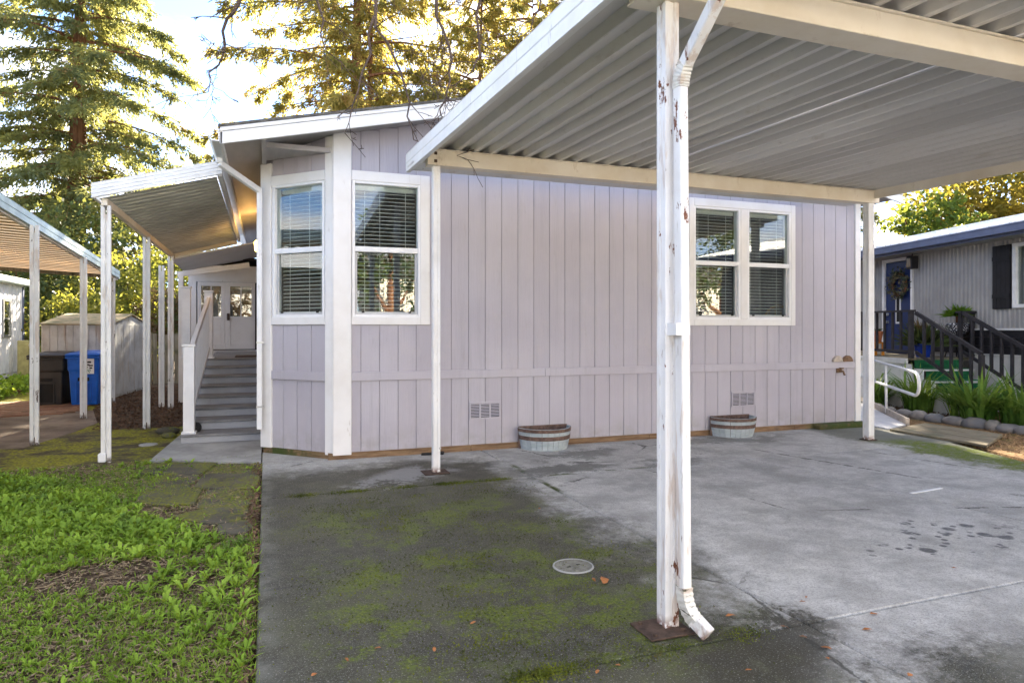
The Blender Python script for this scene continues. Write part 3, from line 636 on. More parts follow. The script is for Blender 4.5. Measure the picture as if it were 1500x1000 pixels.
# enclosed porch at the head of the steps: end wall with a glazed double door
PY = 16.6
pw = MB().box(-1.66,-1.5,PY,PY+.1,.9,2.75).box(-1.5,-.045,PY,PY+.1,2.58,2.95).box(-1.5,-.045,PY,PY+.1,.9,1.02).box(-.22,-.045,PY,PY+.1,1.02,2.58)
pwo = part('porch_wall', pw, M_TRIM, house)
for x0, x1 in ((-1.47, -.905), (-.865, -.26)):
    d = MB(); zb, zt = 1.04, 2.57; w = .075
    d.box(x0,x0+w,PY-.04,PY+.02,zb,zt).box(x1-w,x1,PY-.04,PY+.02,zb,zt).box(x0+w+.001,x1-w-.001,PY-.038,PY+.02,zt-.09,zt).box(x0+w+.001,x1-w-.001,PY-.038,PY+.02,zb,zb+.10)
    d.box(x0+w+.001,x1-w-.001,PY-.02,PY+.01,zb+.101,zb+.70).box(x0+w+.001,x1-w-.001,PY-.036,PY+.015,zb+.701,zb+.75)
    xm = (x0+x1)/2; d.box(xm-.012,xm+.012,PY-.03,PY+.01,zb+.751,zt-.091)
    do = part('porch_door', d, M_TRIM, pwo, bevel=.004)
    part('door_pane', MB().box(x0+w,x1-w,PY-.008,PY-.003,zb+.75,zt-.09), M_GLASS, do)
part('door_lockset', MB().box(-.86,-.80,PY-.075,PY-.041,1.70,1.86), M_RUST, pwo, bevel=.01)
part('door_post', MB().box(-.904,-.866,PY-.03,PY+.05,1.04,2.57), M_TRIM, pwo)
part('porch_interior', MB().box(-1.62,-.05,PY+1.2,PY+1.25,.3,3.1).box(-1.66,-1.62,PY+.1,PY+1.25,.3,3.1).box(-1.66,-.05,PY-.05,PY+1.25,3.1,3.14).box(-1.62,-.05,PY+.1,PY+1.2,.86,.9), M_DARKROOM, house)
part('curtain', MB().box(-1.4,-.95,PY+.1,PY+.12,1.7,2.55).box(-.85,-.3,PY+.1,PY+.12,2.1,2.55), plain('curtain_cloth', (.30,.26,.21), .9, .4, 12), house)

# ================================================================== PORCH STEPS
steps = thing('porch_steps', 'wide grey painted steps with white side rail climbing to the glazed porch doors', 'steps', (-.55, 9.8, 0))
R_, T_, Y0 = .123, .45, 9.62
for k in range(8):
    y = Y0+k*T_; z = (k+1)*R_
    yb = y+T_+.02 if k < 7 else PY-.05
    part('tread', MB().box(-1.06,-.065,y-.02,yb,z-.03,z), M_TREAD, steps, bevel=.006)
    part('riser', MB().box(-1.05,-.075,y,y+.02,(z-R_+.001) if k else .013,z-.031), M_STEP, steps)
part('stringer', MB().prism([(-1.06,9.7),(-1.02,9.7),(-1.02,16.5),(-1.06,16.5)], .0, lambda p: max(.0,min(.93,(p[1]-9.65)*R_/T_))), M_STEP, steps)
def newel(x, y, z0, z1, w=.135):
    n_ = MB().box(x-w/2,x+w/2,y-w/2,y+w/2,z0,z1).box(x-w/2-.02,x+w/2+.02,y-w/2-.02,y+w/2+.02,z0,z0+.03)
    o = part('newel_post', n_, M_WHITEP, steps, bevel=.004)
    part('post_cap', MB().box(x-w/2-.018,x+w/2+.018,y-w/2-.018,y+w/2+.018,z1+.001,z1+.03), M_WHITEP, o, bevel=.006)
NX = -.965
newel(NX, 9.75, R_, 1.27); newel(NX, 12.9, 8*R_, 2.15); newel(-1.33, 13.0, 8*R_, 2.22)
rl = MB(); p0, p1 = Vector((NX,9.80,1.17)), Vector((NX,12.86,2.03)); rl.bar(p0, p1, .06, .075); part('handrail', rl, M_WHITEP, steps, bevel=.006)
q0, q1 = Vector((NX,9.80,.30)), Vector((NX,12.86,1.16)); part('bottom_rail', MB().bar(q0, q1, .045, .06), M_WHITEP, steps, bevel=.004)
bal = mesh_from('baluster', *(lambda m: (m.v, m.f))(MB().box(-.018,.018,-.018,.018,0,.84))); bal.materials.append(M_WHITEP)
for k in range(1, 24):
    t = k/24; p = q0.lerp(q1, t); inst('baluster', bal, steps, p)
tag(part('door_mat', MB().box(-.55,-.1,13.2,13.8,8*R_+.004,8*R_+.02), plain('brown_mat', (.10,.07,.05), .95)), 'thin brown mat on the grey landing at the porch doors', 'mat')
def rock(name, c, r, mat, seed, n=10, label=None, cat='rock', group=None, flat=1.0):
    rr = random.Random(seed); m = MB(); rings = []
    ph = [rr.uniform(0, 6.28) for _ in range(4)]
    for i in range(1, 7):
        th = math.pi*i/7; ring = []
        for k in range(n):
            f = 2*math.pi*k/n; q = 1+.14*math.sin(2*f+ph[0])+.08*math.sin(3*f+ph[1]+th)+.05*math.sin(5*f+ph[2]+2*th)
            ring.append((c[0]+r[0]*q*math.sin(th)*math.cos(f), c[1]+r[1]*q*math.sin(th)*math.sin(f), c[2]+r[2]*flat*math.cos(th)))
        rings.append(ring)
    m.loft(rings[::-1])
    o = part(name, m, mat, smooth=True); return tag(o, label, cat, group)
rock('stone', (-.90,9.86,.185), (.075,.07,.075), M_RUBBER, 3, label='small dark stone on the lowest grey step beside the newel post', cat='stone')
rock('stone', (-1.35,10.75,.03), (.14,.10,.065), M_FLAG, 4, label='grey flat stone by the mulch, the larger of two left of the steps', cat='stone')
rock('stone', (-1.28,10.35,.02), (.11,.08,.05), M_FLAG, 5, label='grey flat stone touching the landing pad, the smaller of two', cat='stone')
rock('stone', (-1.45,9.75,.0), (.13,.085,.025), M_PAD, 6, label='thin whitish stone half buried in moss by the landing pad', cat='stone')

# ================================================================== PORCH AWNING
awn = thing('porch_awning', 'white edged metal awning on slim twin posts left of the house', 'awning', (-1.1, 11, 0))
def za(x): return 2.97+(x+1.72)*.283
XL, XR, YA0, YA1 = -1.76, -.56, 8.6, 14.6
pm_ = MB(); w = .2; prof = [(0,0),(.10,0),(.115,.025),(.185,.025),(.2,0)]
pts = [(y, z) for y, z in prof]
pm_.add([(XL, y, za(XL)+z) for y, z in pts]+[(XR, y, za(XR)+z) for y, z in pts], [(i, i+1, i+6, i+5) for i in range(4)])
pm_.v = [(x-XL, y, z-za(XL)) for x, y, z in pm_.v]
pme = mesh_from('roof_pan', pm_.v, pm_.f); pme.materials.append(M_PAN2)
k = 0
while YA0-.012+k*w < YA1-.1:
    inst('roof_pan', pme, awn, (XL, YA0-.012+k*w, za(XL))); k += 1
def ridged_fascia(p, q, h, mat, parent, name='fascia', out=(0,-1,0), nr=4):
    "four-step aluminium fascia board from p to q (bottom edge), height h"
    p, q, out = Vector(p), Vector(q), Vector(out); f = MB(); up = Vector((0,0,1))
    prof = [(0,-.03),(0,0)]
    for i in range(nr): z0 = h*i/nr; z1 = h*(i+1)/nr; prof += [(z0+.004, .012), (z1-.010, .012), (z1-.006, .004)]
    prof += [(h, .012), (h, -.03)]
    rings = [[o+up*z+out*b for z, b in prof] for o in (p, q)]
    f.loft(rings, True, True); return part(name, f, mat, parent)
ridged_fascia((-1.83,YA0,2.965),(-.50,YA0,3.335),.165,M_WHITEAL,awn)
ridged_fascia((-1.83,YA1,2.965),(-1.83,YA0+.005,2.965),.165,M_WHITEAL,awn,out=(-1,0,0))
part('hanger_rail', MB().bar((-.53,YA0+.04,3.36),(-.53,YA1,3.30),.05,.09), M_WHITEAL, awn)
part('edge_beam', MB().bar((-1.72,YA0+.04,2.935),(-1.72,YA1,2.915),.06,.08), M_BEAM, awn)
part('edge_channel', MB().bar((-1.72,YA1-.05,2.95),(-.56,YA1-.05,3.26),.06,.09), M_BEAM, awn)
# lower rear panel over the landing
lr = MB().add([(-1.76,14.56,2.86),(-.1,14.56,3.28),(-.1,16.7,3.20),(-1.76,16.7,2.80),(-1.76,14.56,2.89),(-.1,14.56,3.31),(-.1,16.7,3.23),(-1.76,16.7,2.83)], [(0,3,2,1),(4,5,6,7),(0,1,5,4),(1,2,6,5),(2,3,7,6),(3,0,4,7)])
part('rear_panel', lr, M_WHITEAL, awn)
part('cross_beam', MB().bar((-1.72,15.2,2.62),(-.35,15.2,2.86),.05,.11), M_WHITEP, awn, bevel=.004)
def twin_post(x, y, z1, mat, parent, z0=-.01):
    m = MB(); 
    for dx in (-.03, .03): m.box(x+dx-.021, x+dx+.021, y-.018, y+.018, z0, z1)
    m.box(x-.008, x+.008, y-.005, y+.005, z0+.1, z1-.1)
    for k in range(int((z1-z0)/.5)): m.box(x-.028, x+.028, y-.012, y+.006, z0+.25+k*.5, z0+.31+k*.5)
    return part('post', m, mat, parent, bevel=.004)
for y in (8.68, 11.39, 14.1): twin_post(-1.71, y, 2.90, M_LPOST, awn)
twin_post(-1.90, 14.35, 2.72, M_LPOST, awn)
part('post_base', MB().box(-1.785,-1.705,8.63,8.73,-.0,.10), M_WHITEP, awn, bevel=.01)
part('porch_post', MB().box(-1.70,-1.61,15.15,15.24,.0,2.62), M_WHITEP, awn, bevel=.005)

# ================================================================== CARPORT
cp = thing('carport', 'large white metal carport with ribbed roof over the concrete driveway', 'carport', (4.6, 4.8, 0))
SK, SL = -.037, .016; YN, YFR = 2.05, 7.25
def cz(y): return 3.375+SL*(y-6.825)
def cxo(x, y): return x+SK*(y-6.825)
XA, XB = 1.47, 7.72; NP = 16; PW = (XB-XA)/NP
prof = [(0,.0),(.045,.0),(.075,.055),(.155,.055),(.195,.0),(.235,.0),(.265,.055),(.345,.055),(.385,.0),(PW+.004,-.002)]
NS = 2; ys = [YN+(YFR-YN)*k/NS for k in range(NS+1)]
vs = []; fs = []
for y in ys: vs += [(SK*(y-YN)+x, y-YN, SL*(y-YN)+z) for x, z in prof]
n = len(prof)
for k in range(NS):
    for i in range(n-1): fs.append((k*n+i, (k+1)*n+i, (k+1)*n+i+1, k*n+i+1))
panm = mesh_from('roof_pan', vs, fs); panm.materials.append(M_PAN)
for k in range(NP): inst('roof_pan', panm, cp, (cxo(XA+k*PW, YN), YN, cz(YN)+random.uniform(-.002,.002)), (random.uniform(-.0006,.0006), random.uniform(-.004,.004), 0))
def ibeam(y0, y1, x0, x1, zb, zt, name):
    m = MB(); m.box(x0,x1,y0+.015,y1-.015,zb+.012,zt-.012).box(x0,x1,y0,y1,zb,zb+.012).box(x0,x1,y0,y1,zt-.012,zt)
    return part(name, m, M_BEAM, cp, bevel=.003)
b1 = ibeam(6.76, 6.89, 1.56, 7.80, 3.20, 3.372, 'beam')
part('beam_bolt', MB().box(1.63,1.66,6.765,6.775,3.23,3.26).box(1.63,1.66,6.765,6.775,3.31,3.34), M_RUST, b1)
part('beam', MB().box(1.72,7.98,2.80,2.985,3.135,3.147).box(1.72,7.98,2.82,2.965,3.147,3.295).box(1.72,7.98,2.80,2.985,3.295,3.308), M_BEAM, cp, bevel=.003)
# side fascias following the roof's skew, rear overhang lip, front gutter
def fpt(x, y, dz): return (cxo(x, y), y, cz(y)+dz)
ridged_fascia(fpt(1.455,YFR,-.17), fpt(1.455,YN-.1,-.17), .20, M_WHITEAL, cp, out=(-1,0,0), nr=2)
ridged_fascia(fpt(XB+.02,YN-.1,-.11), fpt(XB+.02,YFR,-.11), .18, M_BEAM, cp, out=(1,0,0), nr=2)
part('rear_lip', MB().box(1.43,7.72,YFR-.36,YFR,3.246,3.262).box(1.43,7.72,YFR,YFR+.02,3.246,3.40), M_PAN, cp)
part('gutter', MB().box(1.6,7.95,YN-.14,YN-.01,3.20,3.21).box(1.6,7.95,YN-.15,YN-.14,3.20,3.33).box(1.6,7.95,YN-.012,YN,3.20,3.30), M_WHITEAL, cp)
M_CPOST = worn_paint('clean_white_post', (.80,.80,.80), lo=.70, hi=.72, scale=11)
def cpost(x, y, z1, w, mat=M_WPOST):
    m = MB(); a = w/2; g_ = .006          # hollow square section with a groove down each face
    poly = []
    for (dx, dy), (tx, ty) in (((0,-1),(1,0)), ((1,0),(0,1)), ((0,1),(-1,0)), ((-1,0),(0,-1))):
        for s_, d_ in ((-a, a), (-a*.30, a), (-a*.22, a-g_), (a*.22, a-g_), (a*.30, a)):
            poly.append((x+dx*d_+tx*s_, y+dy*d_+ty*s_))
    m.prism(poly, .012, z1); o = part('post', m, mat, cp, bevel=.002)
    return o
p1 = cpost(1.66, 6.825, 3.199, .075, M_CPOST); cpost(7.66, 6.825, 3.199, .10, M_CPOST); p3 = cpost(1.900, 2.89, 3.134, .080); cpost(7.8, 2.89, 3.134, .098)
for x, y, s_ in ((1.66,6.825,.14), (7.66,6.825,.09), (1.86,2.87,.13)):
    part('base_plate', MB().box(x-s_,x+s_*.9,y-s_*.8,y+s_*.8,.0015,.012), M_RUST, cp, bevel=.003)
bl = MB()
for dx, dy in ((-.09,-.07),(.07,-.07),(-.09,.07)): bl.lathe([(.012,0),(.012,.012),(.0,.014)], 6, (1.86+dx, 2.87+dy, .012))
part('anchor_bolt', bl, M_RUST, cp)
part('post_bolt', MB().box(1.685,1.705,6.783,6.79,.25,.27), M_STEEL, p1)
# downspout: gutter -> elbow -> down the near post -> kicked foot
DX, DY = 1.918, 2.805
db = MB()
top = Vector((1.87,2.10,3.25)); el = Vector((DX,DY,2.76))
db.bar(top, el, .052, .065)
dn = part('downspout', db, M_WPOST, cp, bevel=.006)
vb = MB(); vb.bar((DX,DY,2.70),(DX+.012,DY-.012,.215),.050,.062); part('downspout_leg', vb, M_WPOST, dn, bevel=.006)
part('downspout_strap', MB().box(DX-.05, DX+.03, DY-.036, DY+.045, 1.47, 1.53), M_WPOST, dn)
def elbow(pts, w, d, name):
    m = MB(); rings = []
    pts = [Vector(p) for p in pts]
    for i, p in enumerate(pts):
        t = (pts[min(i+1,len(pts)-1)]-pts[max(i-1,0)]).normalized(); r = Vector((1,0,0)) if abs(t.x) < .9 else Vector((0,1,0))
        r = (r-t*r.dot(t)).normalized(); u = r.cross(t); e = 1.0 if i % 2 else 1.11
        rings.append([p+r*(a*w/2*e)+u*(b*d/2*e) for a, b in ((-1,-1),(1,-1),(1,1),(-1,1))])
    m.loft(rings); return part(name, m, M_ELB, dn)
M_ELB = worn_paint('grimy_elbow', (.76,.75,.70), rust=(.06,.06,.035), lo=.60, hi=.66, scale=14, k=(.5,.5,3.0), dirt=.35)
def arc(a, b, c, n):       # quadratic bend
    a, b, c = Vector(a), Vector(b), Vector(c); return [a.lerp(b, t).lerp(b.lerp(c, t), t) for t in [i/n for i in range(n+1)]]
elbow(arc((DX-.005,DY-.05,2.795),(DX,DY,2.745),(DX,DY,2.69),12), .051, .064, 'downspout_elbow')
elbow(arc((DX+.012,DY-.012,.235),(DX+.012,DY-.012,.13),(DX+.042,DY-.068,.078),12), .051, .064, 'downspout_elbow')
ft = MB(); ft.bar((DX+.038,DY-.06,.088),(DX+.070,DY-.130,.036),.054,.064); part('downspout_foot', ft, M_WPOST, dn, bevel=.004)

# ================================================================== HALF BARRELS, COVER
def half_barrel(cx, cy, label):
    t = thing('half_barrel_planter', label, 'planter', (cx, cy, 0), 'half barrel planters against the house wall')
    H_, N_ = .265, 14
    for k in range(N_):
        a0 = -math.pi+math.pi*k/N_+.008; a1 = -math.pi+math.pi*(k+1)/N_-.008
        m = MB(); rr = [(.305,.0),(.33,.12),(.345,H_)]
        for r0, z in rr: pass
        rings = [[(cx+r*math.cos(a0),cy+r*math.sin(a0),z),(cx+r*math.cos(a1),cy+r*math.sin(a1),z),(cx+(r-.022)*math.cos(a1),cy+(r-.022)*math.sin(a1),z),(cx+(r-.022)*math.cos(a0),cy+(r-.022)*math.sin(a0),z)] for r, z in rr]
        m.loft(rings); part('stave', m, M_STAVE, t)
    for z0, z1, r in ((.125,.175,.338), (.222,.262,.349)):
        m = MB().lathe([(r-.008,z0),(r,z0),(r+.004,z1),(r-.006,z1)], 24, (cx,cy,0), -math.pi, 0); part('hoop', m, M_HOOP, t)
    part('back_board', MB().box(cx-.335,cx+.335,cy+.001,cy+.025,.0,H_+.012), M_HOOP, t, bevel=.006)
    part('potting_soil', MB().prism([(cx+.30*math.cos(-math.pi+math.pi*k/12), cy+.30*math.sin(-math.pi+math.pi*k/12)) for k in range(13)], .01, .20), M_SOIL, t)
half_barrel(3.31, WY-.06, 'half barrel planter of blue-grey staves below the long windowless wall')
half_barrel(6.20, WY-.06, 'half barrel planter of blue-grey staves standing below the double window')
cc = thing('cleanout_cover', 'round concrete drain cover with pale rim in the mossy driveway', 'drain cover', (1.82, 3.83, 0))
part('lid', MB().lathe([(0,.004),(.118,.004),(.118,-.0)], 28, (1.82,3.83,0)), plain('cover_concrete', (.22,.21,.17), .8, .3, 25), cc)
part('rim', MB().lathe([(.120,.0),(.120,.007),(.129,.007),(.131,.0)], 28, (1.82,3.83,0)), M_PAD, cc)
part('lift_hole', MB().box(1.775,1.80,3.815,3.825,.0045,.006).box(1.845,1.87,3.835,3.845,.0045,.006), M_RUBBER, cc)
tag(part('rubber_flap', MB().prism([(1.72,WY-.10),(1.98,WY-.14),(2.02,WY-.03),(1.74,WY-.03)], .002, .02), M_RUBBER), 'scrap of black rubber lying at the foot of the lilac wall', 'scrap')

# ================================================================== LEFT NEIGHBOUR
lc = thing('neighbor_carport', 'tan-ceilinged carport with pale green edge at far left beside the bins', 'carport', (-3, 12, 0))
LX, LY0, LY1 = -2.93, 5.5, 16.0
def lz(y): return 2.86-.054*(y-10.3)
w = .24; m = MB(); k = 0
tp = MB().add([(0,0,0),(0,.10,0),(0,.12,.025),(0,.2,.025),(0,.22,0),(0,w+.004,-.001)]+[(-3.3,y,z+.19) for y, z in ((0,0),(.10,0),(.12,.025),(.2,.025),(.22,0),(w+.004,-.001))], [(i,i+1,i+7,i+6) for i in range(5)])
tme = mesh_from('ceiling_pan', tp.v, tp.f); tme.materials.append(M_TAN)
y = LY0
while y < LY1-.1: inst('ceiling_pan', tme, lc, (LX-.02, y, lz(y)+.06)); y += w
ridged_fascia((LX+.02,LY1,lz(LY1)),(LX+.02,LY0,lz(LY0)),.17,M_GREENTRIM,lc,out=(1,0,0),nr=2)
part('beam', MB().bar((LX-.03,LY0,lz(LY0)+.02),(LX-.03,LY1,lz(LY1)+.02),.05,.09), M_BEAM, lc)
part('rear_fascia', MB().bar((LX,LY1,lz(LY1)+.06),(LX-3.3,LY1,lz(LY1)+.25),.03,.12), M_PLY, lc)
for y, x in ((10.33,-2.85),(13.08,-2.91),(15.69,-2.98)): twin_post(x, y, lz(y)+.0, M_LPOST, lc)
twin_post(-2.85, 7.6, lz(7.6), M_LPOST, lc)
twin_post(-6.0, 10.3, 3.05, M_LPOST, lc); twin_post(-6.0, 15.7, 2.75, M_LPOST, lc)

lh = thing('neighbor_house', 'white ribbed trailer house with louvred window at the far left edge', 'house', (-7.5, 18, 0))
m = MB(); n = 0; HX = -6.0; rows = []
wy = -2.0
while wy < 20.8:
    m.box(HX-.03, HX+(.012 if n % 2 else 0), wy, min(wy+.149, 20.8), .42, 2.62); wy += .15; n += 1
part('wall', m.box(-9.5,HX-.031,-2,20.79,.42,2.62), M_NWHITE, lh)
part('corner_trim', MB().box(HX-.02,HX+.03,20.72,20.82,.05,2.6), M_BLUETRIM, lh)
part('skirting', MB().box(HX-.05,HX-.01,-2,20.7,.0,.40), M_NWHITE, lh)
part('skirting_vent', MB().box(HX-.009,HX+.003,19.6,20.1,.05,.32), M_RUBBER, lh)
part('eave', MB().prism([(-9.6,-2.4),(-5.82,-2.4),(-5.82,21.0),(-9.6,21.0)], 2.62, lambda p: 2.78+(-5.82-p[0])*.05), M_GREENTRIM, lh, bevel=.02)
lw = part('window', MB().box(HX+.0,HX+.035,19.35,19.42,1.30,2.25).box(HX+.0,HX+.035,19.80,19.87,1.30,2.25).box(HX,HX+.036,19.421,19.799,2.18,2.25).box(HX,HX+.036,19.421,19.799,1.30,1.37), M_STEEL, lh)
part('sash_bar', MB().box(HX+.013,HX+.03,19.421,19.799,1.74,1.78), M_STEEL, lw)
part('pane', MB().box(HX+.013,HX+.02,19.42,19.80,1.37,2.18), M_GLASS, lw)
part('window_back', MB().box(HX+.0005,HX+.012,19.42,19.80,1.37,2.18), M_DARKROOM, lw)
pd = thing('utility_pedestal', 'olive green meter pedestal in front of the white trailer wall', 'meter box', (-5.75, 20.0, 0))
part('cabinet', MB().box(-5.86,-5.60,19.9,20.05,.0,1.22), M_PEDEST, pd, bevel=.02)
part('meter_box', MB().box(-5.58,-5.42,19.85,20.0,.48,.95), M_PEDEST, pd, bevel=.01)
part('meter', MB().lathe([(.0,-.08),(.10,-.08),(.12,.0),(.09,.08),(.0,.1)], 12, (-5.5,19.9,1.1)), M_CREAMPOT, pd, smooth=True)
part('conduit', MB().tube([(-5.5,19.92,.48),(-5.5,19.92,-.02)], .03, 8), M_RUBBER, pd)

shed = thing('garden_shed', 'small white metal shed with mossy tan roof behind the bins', 'shed', (-3.7, 17.5, 0))
sA, sB, sC, sD = (-4.36,16.25), (-3.17,16.55), (-2.86,19.3), (-4.05,19.0)     # front-left, front-right, back-right, back-left
def wallstrip(p, q, z0, z1, nseg, name='wall_panel'):
    for k in range(nseg):
        a = Vector(p).lerp(Vector(q), k/nseg); b = Vector(p).lerp(Vector(q), (k+1)/nseg)
        d = (b-a).normalized(); nrm_ = Vector((d.y,-d.x))
        m_ = MB(); o = .015
        pts = [a, a.lerp(b,.06)+nrm_*o, a.lerp(b,.94)+nrm_*o, b, b-nrm_*.02, a-nrm_*.02]
        m_.prism([tuple(x) for x in pts], z0, z1); part(name, m_, M_SHEDW, shed)
wallstrip(sA, sB, .0, 1.62, 9); wallstrip(sB, sC, .0, 1.60, 7); wallstrip(sC, sD, .0, 1.6, 5); wallstrip(sD, sA, .0, 1.6, 5)
mid = lambda p, q: ((p[0]+q[0])/2, (p[1]+q[1])/2)
rR = mid(sB, sC); rL = mid(sA, sD); zt = 1.86
part('gable', MB().add([(*sB,1.60),(*sC,1.60),(rR[0],rR[1],zt-.05)],[(0,1,2)]), M_SHEDW, shed)
part('gable', MB().add([(*sA,1.6),(*sD,1.6),(rL[0],rL[1],zt-.05)],[(2,1,0)]), M_SHEDW, shed)
def ext(p, c, k=1.06): return (c[0]+(p[0]-c[0])*k, c[1]+(p[1]-c[1])*k)
cen = mid(rR, rL); eA, eB, eC, eD, eR, eL = [ext(p, cen) for p in (sA,sB,sC,sD,rR,rL)]
for a, b in ((eA,eB),(eD,eC)):
    m = MB(); q = [(*a,1.61),(*b,1.61),(*eR,zt),(*eL,zt)]
    m.add(q+[(x,y,z-.025) for x,y,z in q], [(0,1,2,3),(7,6,5,4),(0,4,5,1),(1,5,6,2),(2,6,7,3),(3,7,4,0)]); part('roof_panel', m, M_SHEDR, shed)

def bin_(name, label, cx, cy, rot, mat, H_, W_, sticker):
    t = thing(name, label, 'wheeled bin', (cx, cy, 0)); Mx = Matrix.Translation((cx,cy,0)) @ Matrix.Rotation(rot, 4, 'Z')
    def nb(): q = MB(); q.M = Mx; return q
    a, b, d = W_/2*.80, W_/2, .40
    body = nb(); rings = []
    for z, f in ((.0,.80),(.05,.83),(H_*.62,.93),(H_*.66,.99),(H_*.90,1.0)):
        hw, y0, y1 = W_/2*f, -d*f*.95, d*.8
        rings.append([(-hw,y0,z),(-hw*.92,y0-.012,z),(hw*.92,y0-.012,z),(hw,y0,z),(hw,y1,z),(-hw,y1,z)])
    body.loft(rings); bo = part('body', body, mat, t, bevel=.012)
    # front panel and lift pocket, their recess shade put into darker colours
    fy = lambda z: -d*.95*(.83+(.93-.83)*(z-.05)/(H_*.62-.05))-.012
    z0, z1 = .06, H_*.40
    pk = nb(); pk.add([(-W_*.20,fy(z0)-.004,z0),(W_*.20,fy(z0)-.004,z0),(W_*.20,fy(z1)-.004,z1),(-W_*.20,fy(z1)-.004,z1)],[(0,1,2,3)]); part('front_panel', pk, M_RUBBER if mat is M_BLKBIN else M_BLUEP2, bo)
    rim = nb()
    for x0 in (-W_*.24, W_*.20): rim.box(x0, x0+W_*.04, fy(.3)-.03, fy(.3)+.03, z0, z1+.02)
    rim.box(-W_*.24, W_*.24, fy(z1)-.022, fy(z1)+.03, z1+.021, z1+.05); part('panel_rib', rim, mat, bo, bevel=.006)
    gp_ = nb(); zz = H_*.47; gp_.box(-W_*.18, W_*.18, fy(zz)-.008, fy(zz)+.02, zz-.03, zz+.045); part('lift_pocket', gp_, M_RUBBER, bo)
    lb = nb(); lb.box(-W_/2-.02,W_/2+.02,-d-.03,-d+.03,H_*.86,H_*.90); part('lift_bar', lb, mat, bo, bevel=.01)
    ld = nb(); r2 = [[(-W_/2-.02,-d-.04,H_*.905),(W_/2+.02,-d-.04,H_*.905),(W_/2+.02,d*.85,H_*.935),(-W_/2-.02,d*.85,H_*.935)], [(-W_/2-.02,-d-.04,H_*.94),(W_/2+.02,-d-.04,H_*.94),(W_/2+.02,d*.85,H_*.97),(-W_/2-.02,d*.85,H_*.97)], [(-W_/2+.06,-d+.06,H_*.975),(W_/2-.06,-d+.06,H_*.975),(W_/2-.06,d*.7,H_),(-W_/2+.06,d*.7,H_)]]
    ld.loft(r2); part('lid', ld, mat, t, bevel=.01)
    hd = nb(); hd.tube([(-W_/2+.05,d*.8,H_*.88),(-W_/2+.05,d+.08,H_*.90),(W_/2-.05,d+.08,H_*.90),(W_/2-.05,d*.8,H_*.88)], .018, 6); part('handle', hd, mat, t)
    for sx in (-1, 1):
        wv = nb(); wv.tube([(sx*(W_/2-.06),d*.72,.13),(sx*(W_/2+.01),d*.72,.13)], .13, 14); part('wheel', wv, M_RUBBER, t)
    if sticker:
        fz = -d*.97-.016; sw = 0.10
        sb = nb(); sb.box(-.02,.20,fz-.004,fz,H_*.58,H_*.86); so_ = part('sticker', sb, M_WHITEP, t)
        ink = nb(); y = fz-.0055
        for x0,x1,a0,a1 in ((.05,.15,.78,.81),(.03,.12,.735,.76),(.11,.18,.72,.745),(.02,.09,.69,.71),(.12,.17,.675,.70)): ink.box(x0,x1,y,fz-.0045,H_*a0,H_*a1)
        part('print', ink, M_BLACKP, so_)
        gi = nb()
        for k in range(3):
            cx_ = .035+.045*k
            pts_ = [(cx_+.016*math.cos(q), y, H_*.632+.028*math.sin(q)) for q in [2*math.pi*i/10 for i in range(9)]]; gi.tube(pts_, .005, 4)
        part('recycling_mark', gi, M_GREENP, so_)
    return t
M_BLUEP2 = plain('blue_plastic_shade', (.012,.09,.42), .5, .15)  # darker copy of the bin blue, shade of the recess in its colour
bin_('wheeled_bin', 'bright blue wheeled bin with a white picture sticker', -3.36, 15.62, -.10, M_BLUEBIN, 1.07, .56, True)
bin_('wheeled_bin', 'dark grey wheeled bin standing left of the blue one', -4.02, 15.80, -.12, M_BLKBIN, 1.05, .60, False)
# picket fence behind the mulch
fn = thing('picket_fence', 'old grey-brown picket fence under the bushes behind the mulch', 'fence', (-2.2, 20.5, 0))
fme = mesh_from('picket', *(lambda q: (q.v, q.f))(MB().box(-.055,.055,-.01,.01,0,1.35))); fme.materials.append(M_PLY)
for k in range(16): inst('picket', fme, fn, (-3.0+k*.13, 20.5+k*.02, 0), (0, random.uniform(-.02,.02), 0), (1,1,random.uniform(.92,1.05)))
part('fence_rail', MB().box(-3.1,-.9,20.53,20.57,.9,.98), M_PLY, fn)

# ================================================================== RIGHT NEIGHBOUR
RA = Vector((13.1, 11.167, 0)); re1 = Vector((-.2502,-.9683,0)).normalized(); rn = Vector((re1.y,-re1.x,0))
if rn.x > 0: rn = -rn
MR = Matrix(((re1.x,rn.x,0,RA.x),(re1.y,rn.y,0,RA.y),(0,0,1,0),(0,0,0,1)))
def RB(): q = MB(); q.M = MR; return q
rh = thing('neighbor_house', 'grey corrugated house with navy front door and slate-blue gutter on the right', 'house', RA)
m = RB(); pts = []; a = -3.5; step = .036
prof4 = [(0,0),(.03,.0),(.05,.022),(.08,.022)]
while a < 9.5:
    for da, db in prof4: pts.append((a+da, db))
    a += .10
def corr(a0, a1, z0, z1):
    q = [(x, b) for x, b in pts if a0 <= x <= a1]; q = [(a0, 0)]+q+[(a1, 0)]
    n = len(q); m.add([(x,b,z0) for x,b in q]+[(x,b,z1) for x,b in q], [(i,i+1,n+i+1,n+i) for i in range(n-1)])
corr(.86, 3.36, 1.51, 3.3); corr(3.36, 5.2, 1.51, 1.87); corr(3.36, 5.2, 2.99, 3.3); corr(5.2, 9.5, 1.51, 3.3); corr(-3.5, -.12, .97, 3.3)
m.add([(-.12,0,3.05),(.86,0,3.05),(.86,0,3.3),(-.12,0,3.3)], [(0,1,2,3)])
part('siding', m, M_GREYMETAL, rh)
